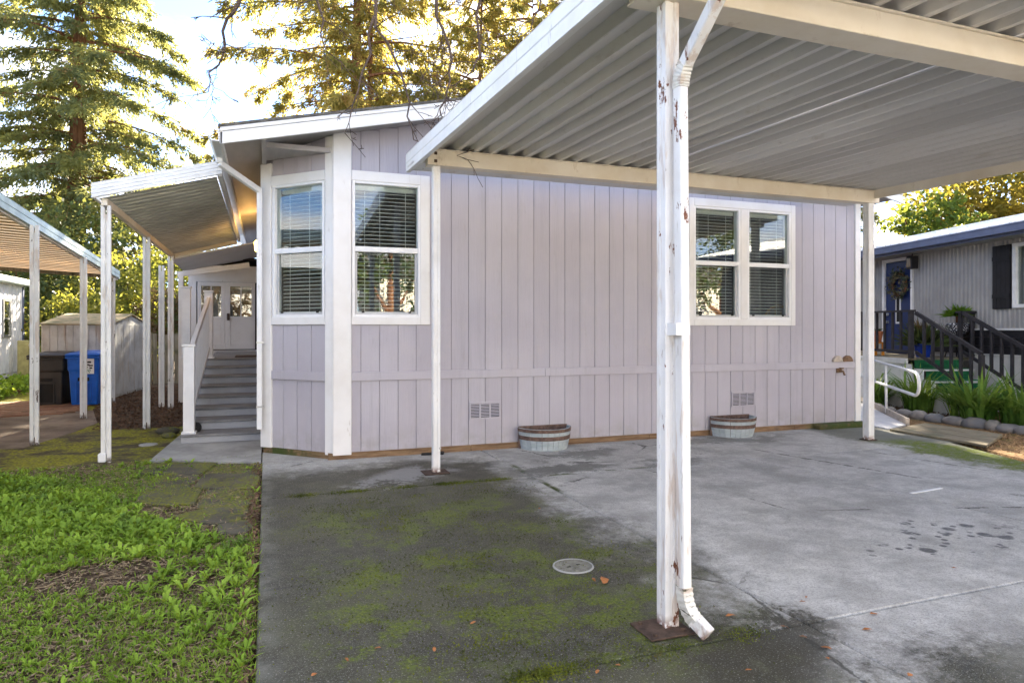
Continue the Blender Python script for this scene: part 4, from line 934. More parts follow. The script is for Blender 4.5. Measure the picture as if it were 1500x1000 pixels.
part('wall_core', RB().box(-3.5,-.13,-.2,-.02,.05,3.3).box(.87,3.36,-.2,-.02,.05,3.3).box(5.2,9.5,-.2,-.02,.05,3.3).box(3.36,5.2,-.2,-.02,.05,1.87).box(3.36,5.2,-.2,-.02,2.99,3.3).box(-3.5,9.5,-4.2,-4.1,.05,3.3).box(9.4,9.5,-4.1,-.2,.05,3.3).box(-3.5,-3.4,-4.1,-.2,.05,3.3), M_GREYMETAL, rh)
part('sill_trim', RB().box(.9,9.5,.0,.04,1.48,1.515), M_NWHITE, rh)
for k in range(3): part('lower_board', RB().box(.9,9.5,-.015+.004*k,.012+.004*k,1.045+.153*k,1.045+.153*k+.148), M_BLACKW, rh)
part('skirting', MB(), None, rh) if False else None
sk = RB(); a = 2.45
while a < 9.4: sk.box(a, a+.145, .01, .03+.006*(int(a*7)%2), .02, 1.03); a += .15
part('skirting', sk, M_NWHITE, rh)
part('skirt_cap', RB().box(2.42,9.5,.0,.055,1.031,1.05), M_NWHITE, rh)
# roof
m = RB()
q = [(-3.9,.62,3.27),(9.8,.62,3.27),(9.8,-2.3,3.88),(-3.9,-2.3,3.88)]
m.add(q+[(x,y,z-.04) for x,y,z in q], [(0,1,2,3),(7,6,5,4),(0,4,5,1),(1,5,6,2),(2,6,7,3),(3,7,4,0)])
q = [(-3.9,-4.8,3.4),(9.8,-4.8,3.4),(9.8,-2.3,3.88),(-3.9,-2.3,3.88)]
m.add(q, [(0,1,2,3)])
ro = part('roof', m, M_NROOF, rh)
part('ridge_roll', RB().tube([(-3.9,-2.3,3.90),(9.8,-2.3,3.90)], .06, 6), M_WHITEAL, ro)
rid = RB()
for k in range(33): a = -3.7+k*.42; rid.bar((a,.60,3.285),(a,-2.3,3.89),.025,.025)
part('roof_rib', rid, M_NROOF, ro)
part('fascia', RB().box(-3.9,9.8,.50,.53,3.06,3.23), M_BLUETRIM, ro)
part('gutter', RB().box(-3.9,9.8,.531,.64,3.105,3.115).box(-3.9,9.8,.63,.645,3.105,3.235).box(-3.9,9.8,.625,.655,3.222,3.24), M_BLUETRIM, ro)
part('soffit', RB().box(-3.9,9.8,.0,.50,3.08,3.095), M_GREYMETAL, ro)
# door
part('door_frame', RB().box(-.12,-.04,-.03,.05,.97,3.05).box(.80,.858,-.03,.045,.97,3.05).box(-.039,.799,-.03,.04,2.985,3.05), M_NWHITE, rh)
dr = part('door', RB().box(-.035,.795,-.04,.01,.98,2.98), M_BLUEDOOR, rh, bevel=.004)
part('door_light', RB().box(.30,.46,.011,.022,1.62,2.28), M_NWHITE, dr); part('door_pane', RB().box(.335,.425,.0225,.026,1.66,2.24), M_RUBBER, dr)
part('handle', RB().tube([(.04,.01,1.66),(.04,.06,1.66)], .03, 10).tube([(.04,.01,1.83),(.04,.045,1.83)], .03, 10), M_STEEL, dr)
# lantern
ln = part('wall_lantern', RB().box(.92,1.08,.07,.23,2.76,3.03), M_BLACKW, rh, bevel=.01)
part('lantern_pane', RB().box(.945,1.055,.231,.236,2.80,2.98).box(.914,.919,.095,.205,2.80,2.98), plain('amber_glass', (.16,.09,.03), .2), ln)
part('lantern_hook', RB().tube([(1.0,.02,3.09),(1.0,.15,3.09),(1.0,.15,3.03)], .014, 6), M_BLACKW, ln)
# window and shutter
part('window_frame', RB().box(3.37,3.44,-.02,.05,1.87,2.99).box(5.0,5.07,-.02,.05,1.87,2.99).box(3.441,4.999,-.02,.05,2.93,2.99).box(3.441,4.999,-.02,.05,1.87,1.93).box(4.2,4.24,-.01,.03,1.931,2.929), M_NWHITE, rh)
part('window_pane', RB().box(3.44,5.0,-.005,.0,1.93,2.93), M_GLASS, rh); part('window_curtain', RB().box(3.44,5.0,-.12,-.10,1.9,2.96), M_CREAMPOT, rh)
sh = part('shutter', RB().box(2.95,3.33,.024,.04,1.86,2.99), M_BLACKW, rh)
for k in range(4): part('shutter_board', RB().box(2.955+k*.094,2.955+k*.094+.088,.0405,.056,1.865,2.985), M_BLACKW, sh)
for z in (2.05, 2.72): part('shutter_batten', RB().box(2.96,3.325,.0565,.072,z,z+.07), M_BLACKW, sh)
part('porch_downpipe', RB().box(-.60,-.53,.42,.49,.0,3.08), M_BLUETRIM, rh)
# deck with rails and steps
dk_ = thing('porch_deck', 'dark railed porch deck with green carpeted steps before the navy door', 'deck', MR @ Vector((1,.6,0)))
for k in range(9): part('deck_board', RB().box(-1.6,2.48,.035+k*.146,.035+k*.146+.14,.925,.963), M_PLY, dk_)
part('deck_edge', RB().box(-1.6,2.50,1.352,1.375,.86,.958), M_NWHITE, dk_)
sk = RB(); a = -1.6
while a < 2.45: sk.box(a, a+.145, 1.33, 1.345+.006*(int(a*7+20)%2), .0, .855); a += .15
part('deck_skirt', sk, M_NWHITE, dk_)
NSt = 5; RI = .963/NSt
for k in range(NSt-1):
    a0 = 2.50+k*.30; z = .963-RI*(k+1)
    part('step_tread', RB().box(a0,a0+.31,.28,1.26,z-.03,z), M_NWHITE, dk_)
    part('carpet', RB().box(a0+.002,a0+.285,.32,1.22,z+.001,z+.012), M_CARPET, dk_)
    part('carpet_riser', RB().box(a0-.003,a0+.001,.32,1.22,z+.014,z+RI-.035), M_CARPET, dk_)
    part('step_side', RB().box(a0+.001,a0+.30,1.262,1.285,.0,z), M_NWHITE, dk_)
def rpost(a, b, z0, z1, w=.075, name='rail_post'): return part(name, RB().box(a-w/2,a+w/2,b-w/2,b+w/2,z0,z1), M_RAILBLK, dk_, bevel=.004)
for bb in (1.29,):
    part('top_rail', RB().box(-1.6,2.56,bb-.055,bb+.055,1.825,1.86), M_RAILBLK, dk_); part('lower_rail', RB().box(-1.6,2.5,bb-.02,bb+.02,1.06,1.11), M_RAILBLK, dk_)
    for a in (-1.55,-.2,1.2,2.50): rpost(a, bb, .96, 1.824)
    a = -1.3
    while a < 2.4:
        if min(abs(a-p) for p in (-1.55,-.2,1.2,2.5)) > .1: rpost(a, bb, 1.111, 1.824, .042, 'baluster')
        a += .235
def stair_rail(bb, a0, a1, z0, z1):
    part('stair_rail', RB().bar((a0,bb,z0),(a1,bb,z1),.045,.065), M_RAILBLK, dk_); part('stair_lower_rail', RB().bar((a0,bb,z0-.72),(a1,bb,z1-.72),.035,.055), M_RAILBLK, dk_)
    n = 7
    for k in range(1, n+1):
        t = k/n; a = a0+(a1-a0)*t; z = z0+(z1-z0)*t; last = k == n
        rpost(a, bb, .02 if last else z-.70, z-.02,   .07 if last else .046, 'stair_baluster')
stair_rail(1.24, 2.56, 4.08, 1.80, 1.10); stair_rail(.30, 2.56, 4.08, 1.80, 1.10)
part('top_rail', RB().box(2.42,2.56,.0,.34,1.80,1.84), M_RAILBLK, dk_)
for b in (.06, .30): rpost(2.50, b, .96, 1.80, .06)
# wreath
wr = thing('wreath', 'leafy green and tan wreath hung on the navy door', 'wreath', MR @ Vector((.44,.06,2.45)))
rng_ = np.random.default_rng(5); n = 420
an = rng_.uniform(0, 2*np.pi, n); rad = rng_.normal(.225, .055, n)
loc = np.stack([.46+rad*np.cos(an), rng_.uniform(.03,.12,n), 2.47+rad*np.sin(an)*1.05], 1)
Mn = np.array(MR); wp = loc@Mn[:3,:3].T+Mn[:3,3]
V_, F_ = leaf_quads(wp, rng_.normal(size=(n,3)), rng_.uniform(.06,.12,n), rng_.uniform(.025,.05,n), rng_)
npmesh('leaves', V_, F_, foliage('wreath_leaves', (.05,.075,.05), (.22,.17,.10), (.18,.22,.20), 9, .2), wr)
ringp = [MR @ Vector((.46+.22*math.cos(q), .05, 2.47+.23*math.sin(q))) for q in [2*math.pi*i/16 for i in range(17)]]
part('wreath_ring', MB().tube(ringp, .03, 6), M_BARK, wr)
# pots on the deck
def pot(name, label, a, b, r, h, mat, z=.964, prof=None):
    c = MR @ Vector((a, b, z)); t = thing(name, label, 'pot', c)
    part('pot', MB().lathe(prof or [(r*.7,0),(r*.95,h*.9),(r*1.05,h*.9),(r*1.05,h),(r*.9,h),(r*.85,h*.85),(0,h*.85)], 14, c), mat, t, smooth=False); return t, c
def plant_leaves(t, c, n, L_, W_, mat, up=.6, seed=1, droop=.3, spread=.02):
    r = np.random.default_rng(seed); d = r.normal(size=(n,3)); d[:,2] = np.abs(d[:,2])*up+.25; d = nrm(d)
    V_, F_ = leaf_quads(np.array(c)+r.normal(size=(n,3))*[spread,spread,.01], d, r.uniform(.6,1.1,n)*L_, np.full(n, W_), r, droop); npmesh('leaves', V_, F_, mat, t)
t, c = pot('flower_pot', 'wide cream bowl pot on the deck behind the railing', .55, .95, .20, .24, M_CREAMPOT)
t, c = pot('flower_pot', 'terracotta pot raised on an orange stool near the navy door', 1.12, 1.05, .15, .22, M_TERRA, 1.24)
plant_leaves(t, c+Vector((0,0,.2)), 30, .16, .05, F_DARK, seed=3)
sto = thing('plant_stool', 'small orange stool under the terracotta pot', 'stool', MR @ Vector((1.12,1.05,.964)))
part('seat', RB().box(.97,1.27,.93,1.17,1.205,1.238), M_ORANGE, sto)
for a in (.99,1.22):
    for b in (.95,1.12): part('leg', RB().box(a,a+.04,b,b+.04,.965,1.204), M_ORANGE, sto)
t, c = pot('flower_pot', 'glossy blue pot with bushy plant at the top of the steps', 2.10, .75, .17, .26, M_BLUEPOT)
plant_leaves(t, c+Vector((0,0,.2)), 240, .60, .06, F_DARK, 2.2, 4, .1, .05)
ps = thing('plant_stand', 'black iron plant stand with ornate white patterned planter', 'plant stand', MR @ Vector((2.25,.20,.964)))
lg = MB()
for sa in (-1, 1):
    for sb in (-1, 1): part('leg', RB().tube([(2.30+sa*.17,.20+sb*.12,.965),(2.30+sa*.13,.20+sb*.09,1.15),(2.30+sa*.16,.20+sb*.11,1.34)], .012, 5), M_BLACKW, ps)
part('shelf', RB().box(2.10,2.50,.04,.36,1.34,1.36), M_BLACKW, ps)
pb = MB(); cc_ = MR @ Vector((2.30,.20,1.36)); pb.lathe([(.10,0),(.19,.10),(.20,.22),(.17,.26),(.12,.26)], 14, cc_)
g = NG('patterned_planter'); M_PATT = g.done(g.mix(g.rng(g.voro(38), .30, .36), (.75,.75,.75), (.05,.05,.06)), .4)
part('planter', pb, M_PATT, ps)
fnp = thing('fern', 'bright green fern in the white patterned planter', 'fern', cc_+Vector((0,0,.24)))
part('stem', MB().tube([cc_+Vector((0,0,.22)), cc_+Vector((0,0,.40))], .03, 6), M_BARK, fnp)
plant_leaves(fnp, cc_+Vector((0,0,.40)), 170, .32, .05, F_FERN, .55, 8, .22, .04)

# ramp, handrail, plywood, rocks
rp = thing('access_ramp', 'pale ramp with a low board kerb at the house corner', 'ramp', (9.3, 8.6, 0))
part('deck', MB().prism([(8.73,7.42),(9.38,7.66),(10.85,9.96),(8.75,9.96)], -.01, lambda p: .012+max(0,(p[1]-7.6))*.05), plain('pale_ramp', (.60,.60,.62), .6, .12), rp)
part('kerb_board', MB().bar((9.37,7.62,.055),(10.9,10.03,.175),.045,.12), M_CURB, rp, bevel=.006)
hr = thing('ramp_handrail', 'white tubular handrail with rounded end beside the ramp', 'handrail', (9.9, 8.5, 0))
cv = Vector((.536,.844,0)); o_ = Vector((9.41,7.70,0))
def hp(s_, z): p = o_+cv*s_; return Vector((p.x,p.y,z))
path = [hp(2.4,.97), hp(-.40,.85)]+[hp(-.40-.17*math.sin(q), .675+.175*math.cos(q)) for q in [math.pi*k/8 for k in range(1,8)]]+[hp(-.40,.50), hp(2.4,.60)]
part('rail', MB().tube(path, .024, 8), M_WHITEP, hr, smooth=True)
for s_ in (.90, 2.3): part('post', MB().tube([hp(s_-.02,.08), hp(s_+.02,.90)], .022, 8), M_WHITEP, hr, smooth=True)
ply = thing('plywood_ramp', 'weathered boards lying flat on the path below the cobble row', 'boards', (9.1, 6.9, 0))
def lerp2(a, b, t): return (a[0]+(b[0]-a[0])*t, a[1]+(b[1]-a[1])*t)
q0, q1, q2, q3 = (8.60,7.30), (9.62,7.52), (9.60,6.35), (8.55,5.85)
for k in range(3):
    t0, t1 = k/3+.004, (k+1)/3-.004
    part('board', MB().prism([lerp2(q0,q1,t0), lerp2(q0,q1,t1), lerp2(q3,q2,t1), lerp2(q3,q2,t0)], .0, .035+.004*k), M_PLY, ply, bevel=.005)
rk = [(10.62,9.55),(10.55,9.2),(10.44,8.85),(10.37,8.5),(10.30,8.17),(10.27,7.86),(10.27,7.52),(10.26,7.2),(10.26,6.92),(10.24,6.67),(10.21,6.43),(10.17,6.2),(10.12,5.95)]
names = ['first','second','third','fourth','fifth','sixth','seventh','eighth','ninth','tenth','eleventh','twelfth','thirteenth']
for k, (x, y) in enumerate(rk):
    rx = random.uniform(.13,.19)
    rock('cobble', (x, y, .03), (random.uniform(.10,.14), rx, random.uniform(.085,.12)), M_COB, 20+k, 12,
         f'rounded cobble, {names[k]} from the ramp in the row edging the bed', 'cobble', 'cobbles edging the planting bed')

# ================================================================== PLANTS
def strap_clump(cx, cy, R_, H_, n, seed, label):
    r = np.random.default_rng(seed); t = thing('agapanthus', label, 'plant', (cx, cy, .02), 'strap-leaved plants in the bed')
    az = r.uniform(0, 2*np.pi, n); rr = R_*np.sqrt(r.uniform(.02,1,n)); L_ = r.uniform(.45,.78,n); lean = np.clip(r.normal(1.0,.38,n),.3,1.9)
    b0 = np.stack([cx+rr*.55*np.cos(az), cy+rr*.55*np.sin(az), np.full(n,.03)], 1)
    az2 = az+r.normal(0,.7,n); h = np.stack([np.cos(az2), np.sin(az2), np.zeros(n)], 1); side = np.stack([-np.sin(az2), np.cos(az2), np.zeros(n)], 1)
    V_ = []; W_ = r.uniform(.030,.046,n)
    for q, wf in ((0,.7),(.35,1.0),(.7,.9),(1.0,.12)):
        ang = lean*q*1.25; hor = L_*(q*np.sin(ang*.75)); ver = H_*L_*1.45*(q-.42*q*q*np.minimum(lean,1.2))
        c_ = b0+h*hor[:,None]; c_[:,2] += ver
        V_ += [c_-side*(W_*wf/2)[:,None], c_+side*(W_*wf/2)[:,None]]
    V_ = np.stack(V_, 1); F_ = []
    for i in range(n):
        o = i*8
        for k in range(3): F_.append((o+2*k, o+2*k+1, o+2*k+3, o+2*k+2))
    npmesh('leaves', V_.reshape(-1,3), F_, F_AGAP, t, kind='stuff')
for i, (a, b, R_, lab) in enumerate([(-.3,1.62,.34,'dark strap-leaved clump behind the rounded rail end, farthest in the bed'),(.8,1.62,.36,'strap-leaved clump seen through the white handrail loop'),(1.9,1.58,.36,'low strap-leaved clump below the green steps'),
      (2.9,1.42,.42,'tall lush strap-leaved clump at the foot of the dark stair rail'),(3.9,1.3,.46,'broad strap-leaved clump beside the last stair baluster'),(4.8,1.2,.46,'strap-leaved clump before the white skirting at the right edge'),(4.4,1.55,.34,'front strap-leaved clump nearest the cobble row'),(5.7,1.3,.5,'strap-leaved clump cut off by the right picture edge')]):
    p = MR @ Vector((a, b, 0)); strap_clump(p.x, p.y, R_*1.1, .85 if i in (0,1,2) else .95, 130, 40+i, lab)

def leafmass(name_, centers, radii, ncl, per, size, mat, parent, seed, shell=.55, sq=.6):
    "leaf clumps spread through ellipsoids"
    r = np.random.default_rng(seed); Vs = []; Fs = []; off = 0
    for c, R_ in zip(centers, radii):
        R_ = np.array(R_ if hasattr(R_, '__len__') else (R_,)*3, float)
        d = nrm(r.normal(size=(ncl,3))); k = r.uniform(shell,1.05,ncl)[:,None]*(1+.16*np.sin(d[:,[0]]*5+seed)+.12*np.sin(d[:,[2]]*7+seed*2))
        cc2 = np.array(c)+d*k*R_
        b = np.repeat(cc2, per, 0)+r.normal(size=(ncl*per,3))*R_.mean()*.13*np.array([1,1,sq])
        dd = np.repeat(d, per, 0)*.6+r.normal(size=(ncl*per,3))*.8; dd[:,2] -= .15
        n = ncl*per; V_, F_ = leaf_quads(b, dd, size*r.uniform(.6,1.3,n), size*.55*r.uniform(.7,1.2,n), r)
        Vs.append(V_); Fs.append(F_+off); off += len(V_)
    return npmesh(name_, np.concatenate(Vs), np.concatenate(Fs), mat, parent, smooth=False)
def bush(name, label, cat, base, blobs, ncl, per, size, mat, seed, group=None):
    t = thing(name, label, cat, base, group)
    cs = [(base[0]+x, base[1]+y, z) for x, y, z, *_ in blobs]; rs = [q[3] for q in blobs]
    leafmass('foliage', cs, rs, ncl, per, size, mat, t, seed)
    st = MB(); r = random.Random(seed)
    for c, R_ in zip(cs, rs): st.tube([(base[0]+r.uniform(-.1,.1), base[1]+r.uniform(-.1,.1), -.05), (c[0]*.5+base[0]*.5, c[1]*.5+base[1]*.5, c[2]*.5), c], [.06,.04,.015], 5)
    part('stem', st, M_BARK, t); return t

def conifer(name, label, base, H_, z0, Rf, nbr, seed, mat, tw=34, trunk_r=.4, lean=(0,0), lsize=.30, sparse=1.0, droop=.34, group=None, second=None):
    r = np.random.default_rng(seed); t = thing(name, label, 'tree', base, group)
    bx, by, bz = base
    tp = lambda z: np.array([bx+lean[0]*z/H_, by+lean[1]*z/H_, bz+z])
    part('trunk', MB().tube([tp(z) for z in np.linspace(-.2, H_, 9)], [trunk_r*(1.25-1.2*q) for q in np.linspace(0,1,9)], 9), M_BARK, t, smooth=True)
    if second:
        part('trunk', MB().tube([tp(z)+np.array([second[0], second[1], 0]) for z in np.linspace(-.2, H_*.9, 6)], [second[2]*(1.2-q) for q in np.linspace(0,1,6)], 8), M_BARK, t, smooth=True)
    bm_ = MB(); Vs = []; Fs = []; off = 0
    for i in range(nbr):
        z = z0+(H_-z0)*((i+r.uniform(-.3,.3)+.5)/nbr); az = i*2.39996+r.uniform(-.5,.5); L_ = Rf(z)*r.uniform(.55,1.12)
        d = np.array([math.cos(az), math.sin(az), 0.]); p0 = tp(z); pts_ = []
        for q in np.linspace(0, 1, 6): pts_.append(p0+d*L_*q+np.array([0,0,L_*(.16*q-droop*q*q+.10*max(0,q-.7))]))
        pts_ = np.array(pts_)
        bm_.tube([tuple(p) for p in pts_], [max(.012,.055*(1-q)*min(1.5,L_/3)) for q in np.linspace(0,1,6)], 4, False)
        nt = max(6, int(tw*L_/4*sparse)); tq = r.uniform(.03,1.0,nt)**.85; idx = np.clip((tq*5).astype(int),0,4); fr_ = tq*5-idx
        b = pts_[idx]*(1-fr_)[:,None]+pts_[idx+1]*fr_[:,None]
        side = np.array([-d[1], d[0], 0.]); sg = r.choice([-1,1], nt)
        td = nrm(d*r.uniform(.2,.9,nt)[:,None]+side*(sg*r.uniform(.2,1.,nt))[:,None]+np.array([0,0,-1])*r.uniform(.1,.9,nt)[:,None])
        tl = r.uniform(.45,1.0,nt)*(1.25-.65*tq)*min(1.4, L_/3.2)
        per = 20; s_ = r.uniform(.05,1.05,(nt,per)); pos_ = b[:,None]+td[:,None]*(s_*tl[:,None])[...,None]+r.normal(size=(nt,per,3))*.06
        n = nt*per; dd = np.repeat(td,per,0)+r.normal(size=(n,3))*.55+np.array([0,0,-.25])
        V_, F_ = leaf_quads(pos_.reshape(-1,3), dd, lsize*r.uniform(.6,1.25,n), lsize*.26*r.uniform(.7,1.3,n), r)
        Vs.append(V_); Fs.append(F_+off); off += len(V_)
    part('branches', bm_, M_BARK, t)
    npmesh('crown', np.concatenate(Vs), np.concatenate(Fs), mat, t)
    return t
conifer('redwood_tree', 'tall shaggy redwood rising behind the bins at the left', (-8.2,35,0), 27, 1.5, lambda z: 5.4*(1-max(z-10,0)/26)**.8*min(1, .6+z/9), 150, 3, F_RED, 52, .42, (.5,0), lsize=.27, droop=.42)
conifer('redwood_tree', 'red-trunked redwood pair standing behind the gable left of the sun', (3.95,32.5,0), 25, 7.0, lambda z: 7.6*(1-max(z-9,0)/26)*min(1,.45+(z-6)/9), 88, 8, F_RED2, 40, .42, (.15,0), sparse=.9, second=(.72,.5,.2))
conifer('pine_tree', 'thin brown conifer against the sun glare above the house', (10.6,35,0), 24, 6, lambda z: 6.5*(1-max(z-10,0)/26), 84, 12, F_RED2, 34, .2, (.6,0), sparse=.75)
conifer('pine_tree', 'thin conifer just right of the sun behind the ribbed carport roof', (15.2,37,0), 23, 6, lambda z: 6.0*(1-max(z-10,0)/28), 84, 14, F_RED2, 34, .2, (-.3,0), sparse=.75)
conifer('redwood_tree', 'dark redwood seen low behind the far right carport post', (25.2,24.5,0), 13, 2, lambda z: 3.6*(1-z/15), 60, 16, F_RED, 44, .3)
for x, y, h, w_ in ((13.2,25,15,'left'), (16.2,27.5,16,'middle'), (19.2,26,15,'right')):  # out-of-view trees added to keep the sun off the right garden
    conifer('redwood_tree', f'unseen redwood added to shade the right garden, {w_} one of three', (x,y,0), h, 1, lambda z: 3.4*(1-z/18), 60, int(x*7), F_RED, 60, .3, group='unseen redwoods added for shade on the right')
# shrubs and background greenery on the left
bush('ivy_bush', 'yellow-green ivy mound between the awning posts above the picket fence', 'bush', (-3.6,24.5,0), [(-1.0,0,2.6,1.5),(.5,.3,2.9,1.5),(1.7,.2,2.1,1.3),(-.2,-.3,1.3,1.5)], 130, 14, .17, F_YBUSH, 21)
bush('shrub', 'reddish brown shrub above the garden shed gable', 'shrub', (-3.0,21.6,0), [(.2,0,1.9,.75),(.8,.2,1.6,.7)], 90, 12, .13, F_BROWN, 22)
bush('shrub', 'dark leafy shrub over the picket fence beside the steps', 'shrub', (-1.9,21.8,0), [(0,0,1.6,.9),(.7,.2,2.0,1.0),(-.6,.1,.9,.8)], 90, 12, .14, F_DARK, 23)
bush('shrub', 'dense dark green shrub mass behind the shed roof', 'shrub', (-6.8,24.5,0), [(-2.2,0,1.9,1.7),(0,.2,2.2,1.8),(1.6,.3,1.7,1.6),(-.5,.2,3.3,1.5)], 150, 14, .18, F_DARK, 24)
bush('shrub', 'green leafy shrub low against the back of the shed', 'shrub', (-4.9,21.5,0), [(-.6,0,1.5,.9),(.3,.2,1.9,.8)], 80, 12, .14, F_YBUSH, 25)
bush('evergreen_tree', 'dark bushy evergreen behind the ivy mound at left', 'tree', (-5.5,30,0), [(-2,0,3.6,2.4),(.5,0,4.5,2.2),(2.6,.5,3.4,2.2)], 190, 14, .24, F_DARK, 26)
bush('evergreen_tree', 'dark evergreen showing over the tan carport at the far left', 'tree', (-12.5,31,0), [(-2,0,3.2,2.6),(1,0,4.0,2.4),(3.2,.5,3.0,2.2)], 190, 14, .24, F_DARK, 27)
bush('shrub', 'low green plants against the white trailer skirting', 'shrub', (-5.6,18.6,0), [(0,0,.15,(.35,1.1,.25)),(.1,1.3,.15,(.3,.9,.25)),(-.05,-1.4,.15,(.3,.9,.25))], 90, 10, .10, F_WEED, 28)
# broadleaf trees on the right
def broad(name, label, base, H_, blobs, ncl, per, size, mat, seed, tr=.25):
    t = thing(name, label, 'tree', base); cs = [(base[0]+x, base[1]+y, z) for x, y, z, R_ in blobs]; rs = [q[3] for q in blobs]
    part('trunk', MB().tube([(base[0],base[1],-.1),(base[0]+.1,base[1],H_*.3),(base[0],base[1]+.1,H_*.55)], [tr,tr*.8,tr*.6], 8), M_BARK, t, smooth=True)
    lm_ = MB()
    for c in cs: lm_.tube([(base[0],base[1],H_*.35),((base[0]+c[0])/2,(base[1]+c[1])/2,c[2]*.75),c], [tr*.5,tr*.3,.03], 6)
    part('limb', lm_, M_BARK, t); leafmass('crown', cs, rs, ncl, per, size, mat, t, seed, .3); return t
broad('yellow_tree', 'broad golden yellow tree above the white metal roof', (33,22,0), 9, [(-2.2,.6,7.0,2.3),(0,0,8.2,2.7),(2.5,-1,8.0,2.8),(.6,.5,5.6,2.6),(4.5,-2.5,8.6,2.6),(-1.8,1.2,4.9,2.2)], 130, 16, .34, F_YEL, 31)
broad('maple_tree', 'small bright green maple in front of the golden tree', (22.6,17.6,0), 6, [(-.6,.4,5.5,.8),(.5,-.2,5.7,.75),(-.1,.1,4.8,.9),(1.3,-.6,5.1,.7)], 40, 12, .22, F_MAPLE, 32, .12)
broad('street_tree', 'dark tree across the street mirrored in the lower bay window pane', (4.4,-9.6,0), 6, [(0,0,4.6,1.3),(-.9,.3,3.6,1.0),(1.0,-.2,3.5,1.1),(.1,.2,5.8,.9)], 60, 10, .2, F_DARK, 51, .22)
broad('street_tree', 'unseen tree added across the street to darken the porch door panes', (-2.4,-9.8,0), 6, [(0,0,3.6,1.6),(-1.2,.3,2.6,1.2),(1.2,-.2,2.6,1.2),(.1,.2,4.8,1.1)], 60, 10, .2, F_BROWN, 53, .2)  # added out of view so the door panes mirror something dark
broad('street_tree', 'dark tree across the street mirrored in the double window', (19.5,-9.4,0), 6, [(0,0,4.4,1.5),(-1.6,.3,3.4,1.2),(1.5,-.2,3.6,1.3),(.1,.2,5.8,1.1)], 60, 10, .2, F_DARK, 52, .24)
broad('evergreen_tree', 'dark green tree at the right picture edge beyond the grey house', (36,15.5,0), 9, [(0,0,8.6,2.6),(2,-2,8.8,2.6),(0,1,5.5,2.4)], 120, 14, .3, F_RED, 33)
# far hedge closing the view
r = np.random.default_rng(77)
xs_ = np.concatenate([r.uniform(-70,90,60000)]); ys_ = 48+r.normal(0,1.2,60000)+ .0*xs_; zs_ = np.abs(r.normal(0,1,60000))*1.5+r.uniform(0,2.2,60000)+.8*np.sin(xs_*.35)
V_, F_ = leaf_quads(np.stack([xs_,ys_,np.maximum(zs_,.05)],1), r.normal(size=(60000,3)), r.uniform(.35,.7,60000), r.uniform(.2,.35,60000), r)
npmesh('far_hedge', V_, F_, F_DARK, kind='stuff')

# ------------------------------------------------------------------ bare tree hanging in from above left
bt = thing('bare_tree', 'leafless tree whose thin twigs hang across the gable', 'tree', (-3.4, 3.2, 0))
part('trunk', MB().tube([(-3.4,3.2,-.1),(-3.3,3.3,1.5),(-3.0,3.6,3.2),(-2.6,4.0,4.6),(-1.9,4.7,5.9)], [.20,.17,.14,.11,.08], 9), M_TWIG, bt, smooth=True)
tw = MB(); rt = random.Random(5)
def grow(p, d, L_, r0, depth):
    pts_ = [Vector(p)]; d = Vector(d).normalized(); n = max(3, int(L_/.12)); ds = []
    for k in range(n):
        d = (d+Vector((rt.gauss(0,.16),rt.gauss(0,.16),rt.gauss(0,.13)-.03))).normalized(); pts_.append(pts_[-1]+d*L_/n); ds.append(d)
    tw.tube(pts_, [max(.0032, r0*(1-.75*k/n)) for k in range(n+1)], 4 if r0 < .012 else 6, False)
    if depth > 0:
        for k in range(1, n):
            if rt.random() < .68:
                side = ds[k].cross(Vector((rt.gauss(0,1),rt.gauss(0,1),rt.gauss(0,1)))).normalized()
                grow(pts_[k], ds[k]*.75+side*.8, L_*rt.uniform(.22,.5), r0*.5*(1-.4*k/n), depth-1)
def limb(pts_, r0, r1, tips=3, depth=2, tl=.7):
    pts_ = [Vector(p) for p in pts_]; sm_ = []
    for k in range(len(pts_)-1):
        for q in range(3): sm_.append(pts_[k].lerp(pts_[k+1], q/3)+Vector((rt.gauss(0,.02),rt.gauss(0,.02),rt.gauss(0,.02))))
    sm_.append(pts_[-1]); n = len(sm_)-1
    tw.tube(sm_, [r0+(r1-r0)*k/n for k in range(n+1)], 6, False)
    for k in range(2, n+1):
        if rt.random() < tips*.36:
            dd = (sm_[k]-sm_[k-1]).normalized(); side = dd.cross(Vector((rt.gauss(0,1),rt.gauss(0,1),rt.gauss(0,1)))).normalized()
            grow(sm_[k], dd*.6+side, tl*rt.uniform(.4,1.1), max(.005, (r0+(r1-r0)*k/n)*.5), depth)
HUB = Vector((-1.9,4.7,5.9))
limb([HUB, P(372,-90,6.6), P(350,5,6.7), P(326,48,6.8), P(318,90,6.8), P(305,135,6.8)], .028, .005, 3.3, 3, .6)
limb([HUB, Vector((-.2,5.6,6.6)), P(455,-60,7.0), P(470,30,7.0), P(478,75,7.0)], .030, .005, 3.3, 3, .8)
limb([HUB, Vector((.2,5.4,6.9)), P(560,-110,7.1), P(545,30,7.1), P(578,75,7.05), P(600,150,7.05), P(606,205,7.0)], .030, .005, 3.3, 3, .7)
limb([Vector((.2,5.4,6.9)), P(640,-120,7.0), P(640,20,7.0), P(660,90,7.1), P(655,130,7.1), P(645,170,7.1)], .026, .005, 3.3, 3, .7)
limb([P(640,-120,7.0), P(720,-80,7.0), P(700,20,7.2), P(705,85,7.2), P(680,115,7.2), P(655,130,7.2)], .022, .005, 3.3, 3, .7)
limb([P(720,-80,7.0), P(800,-60,7.3), P(790,10,7.4), P(760,60,7.5)], .02, .005, 3.3, 3, .7)
limb([P(545,30,7.1), P(530,100,7.0), P(520,150,6.9), P(505,195,6.8)], .016, .003, 3, 2, .5)
part('branches', tw, M_TWIG, bt, smooth=True)

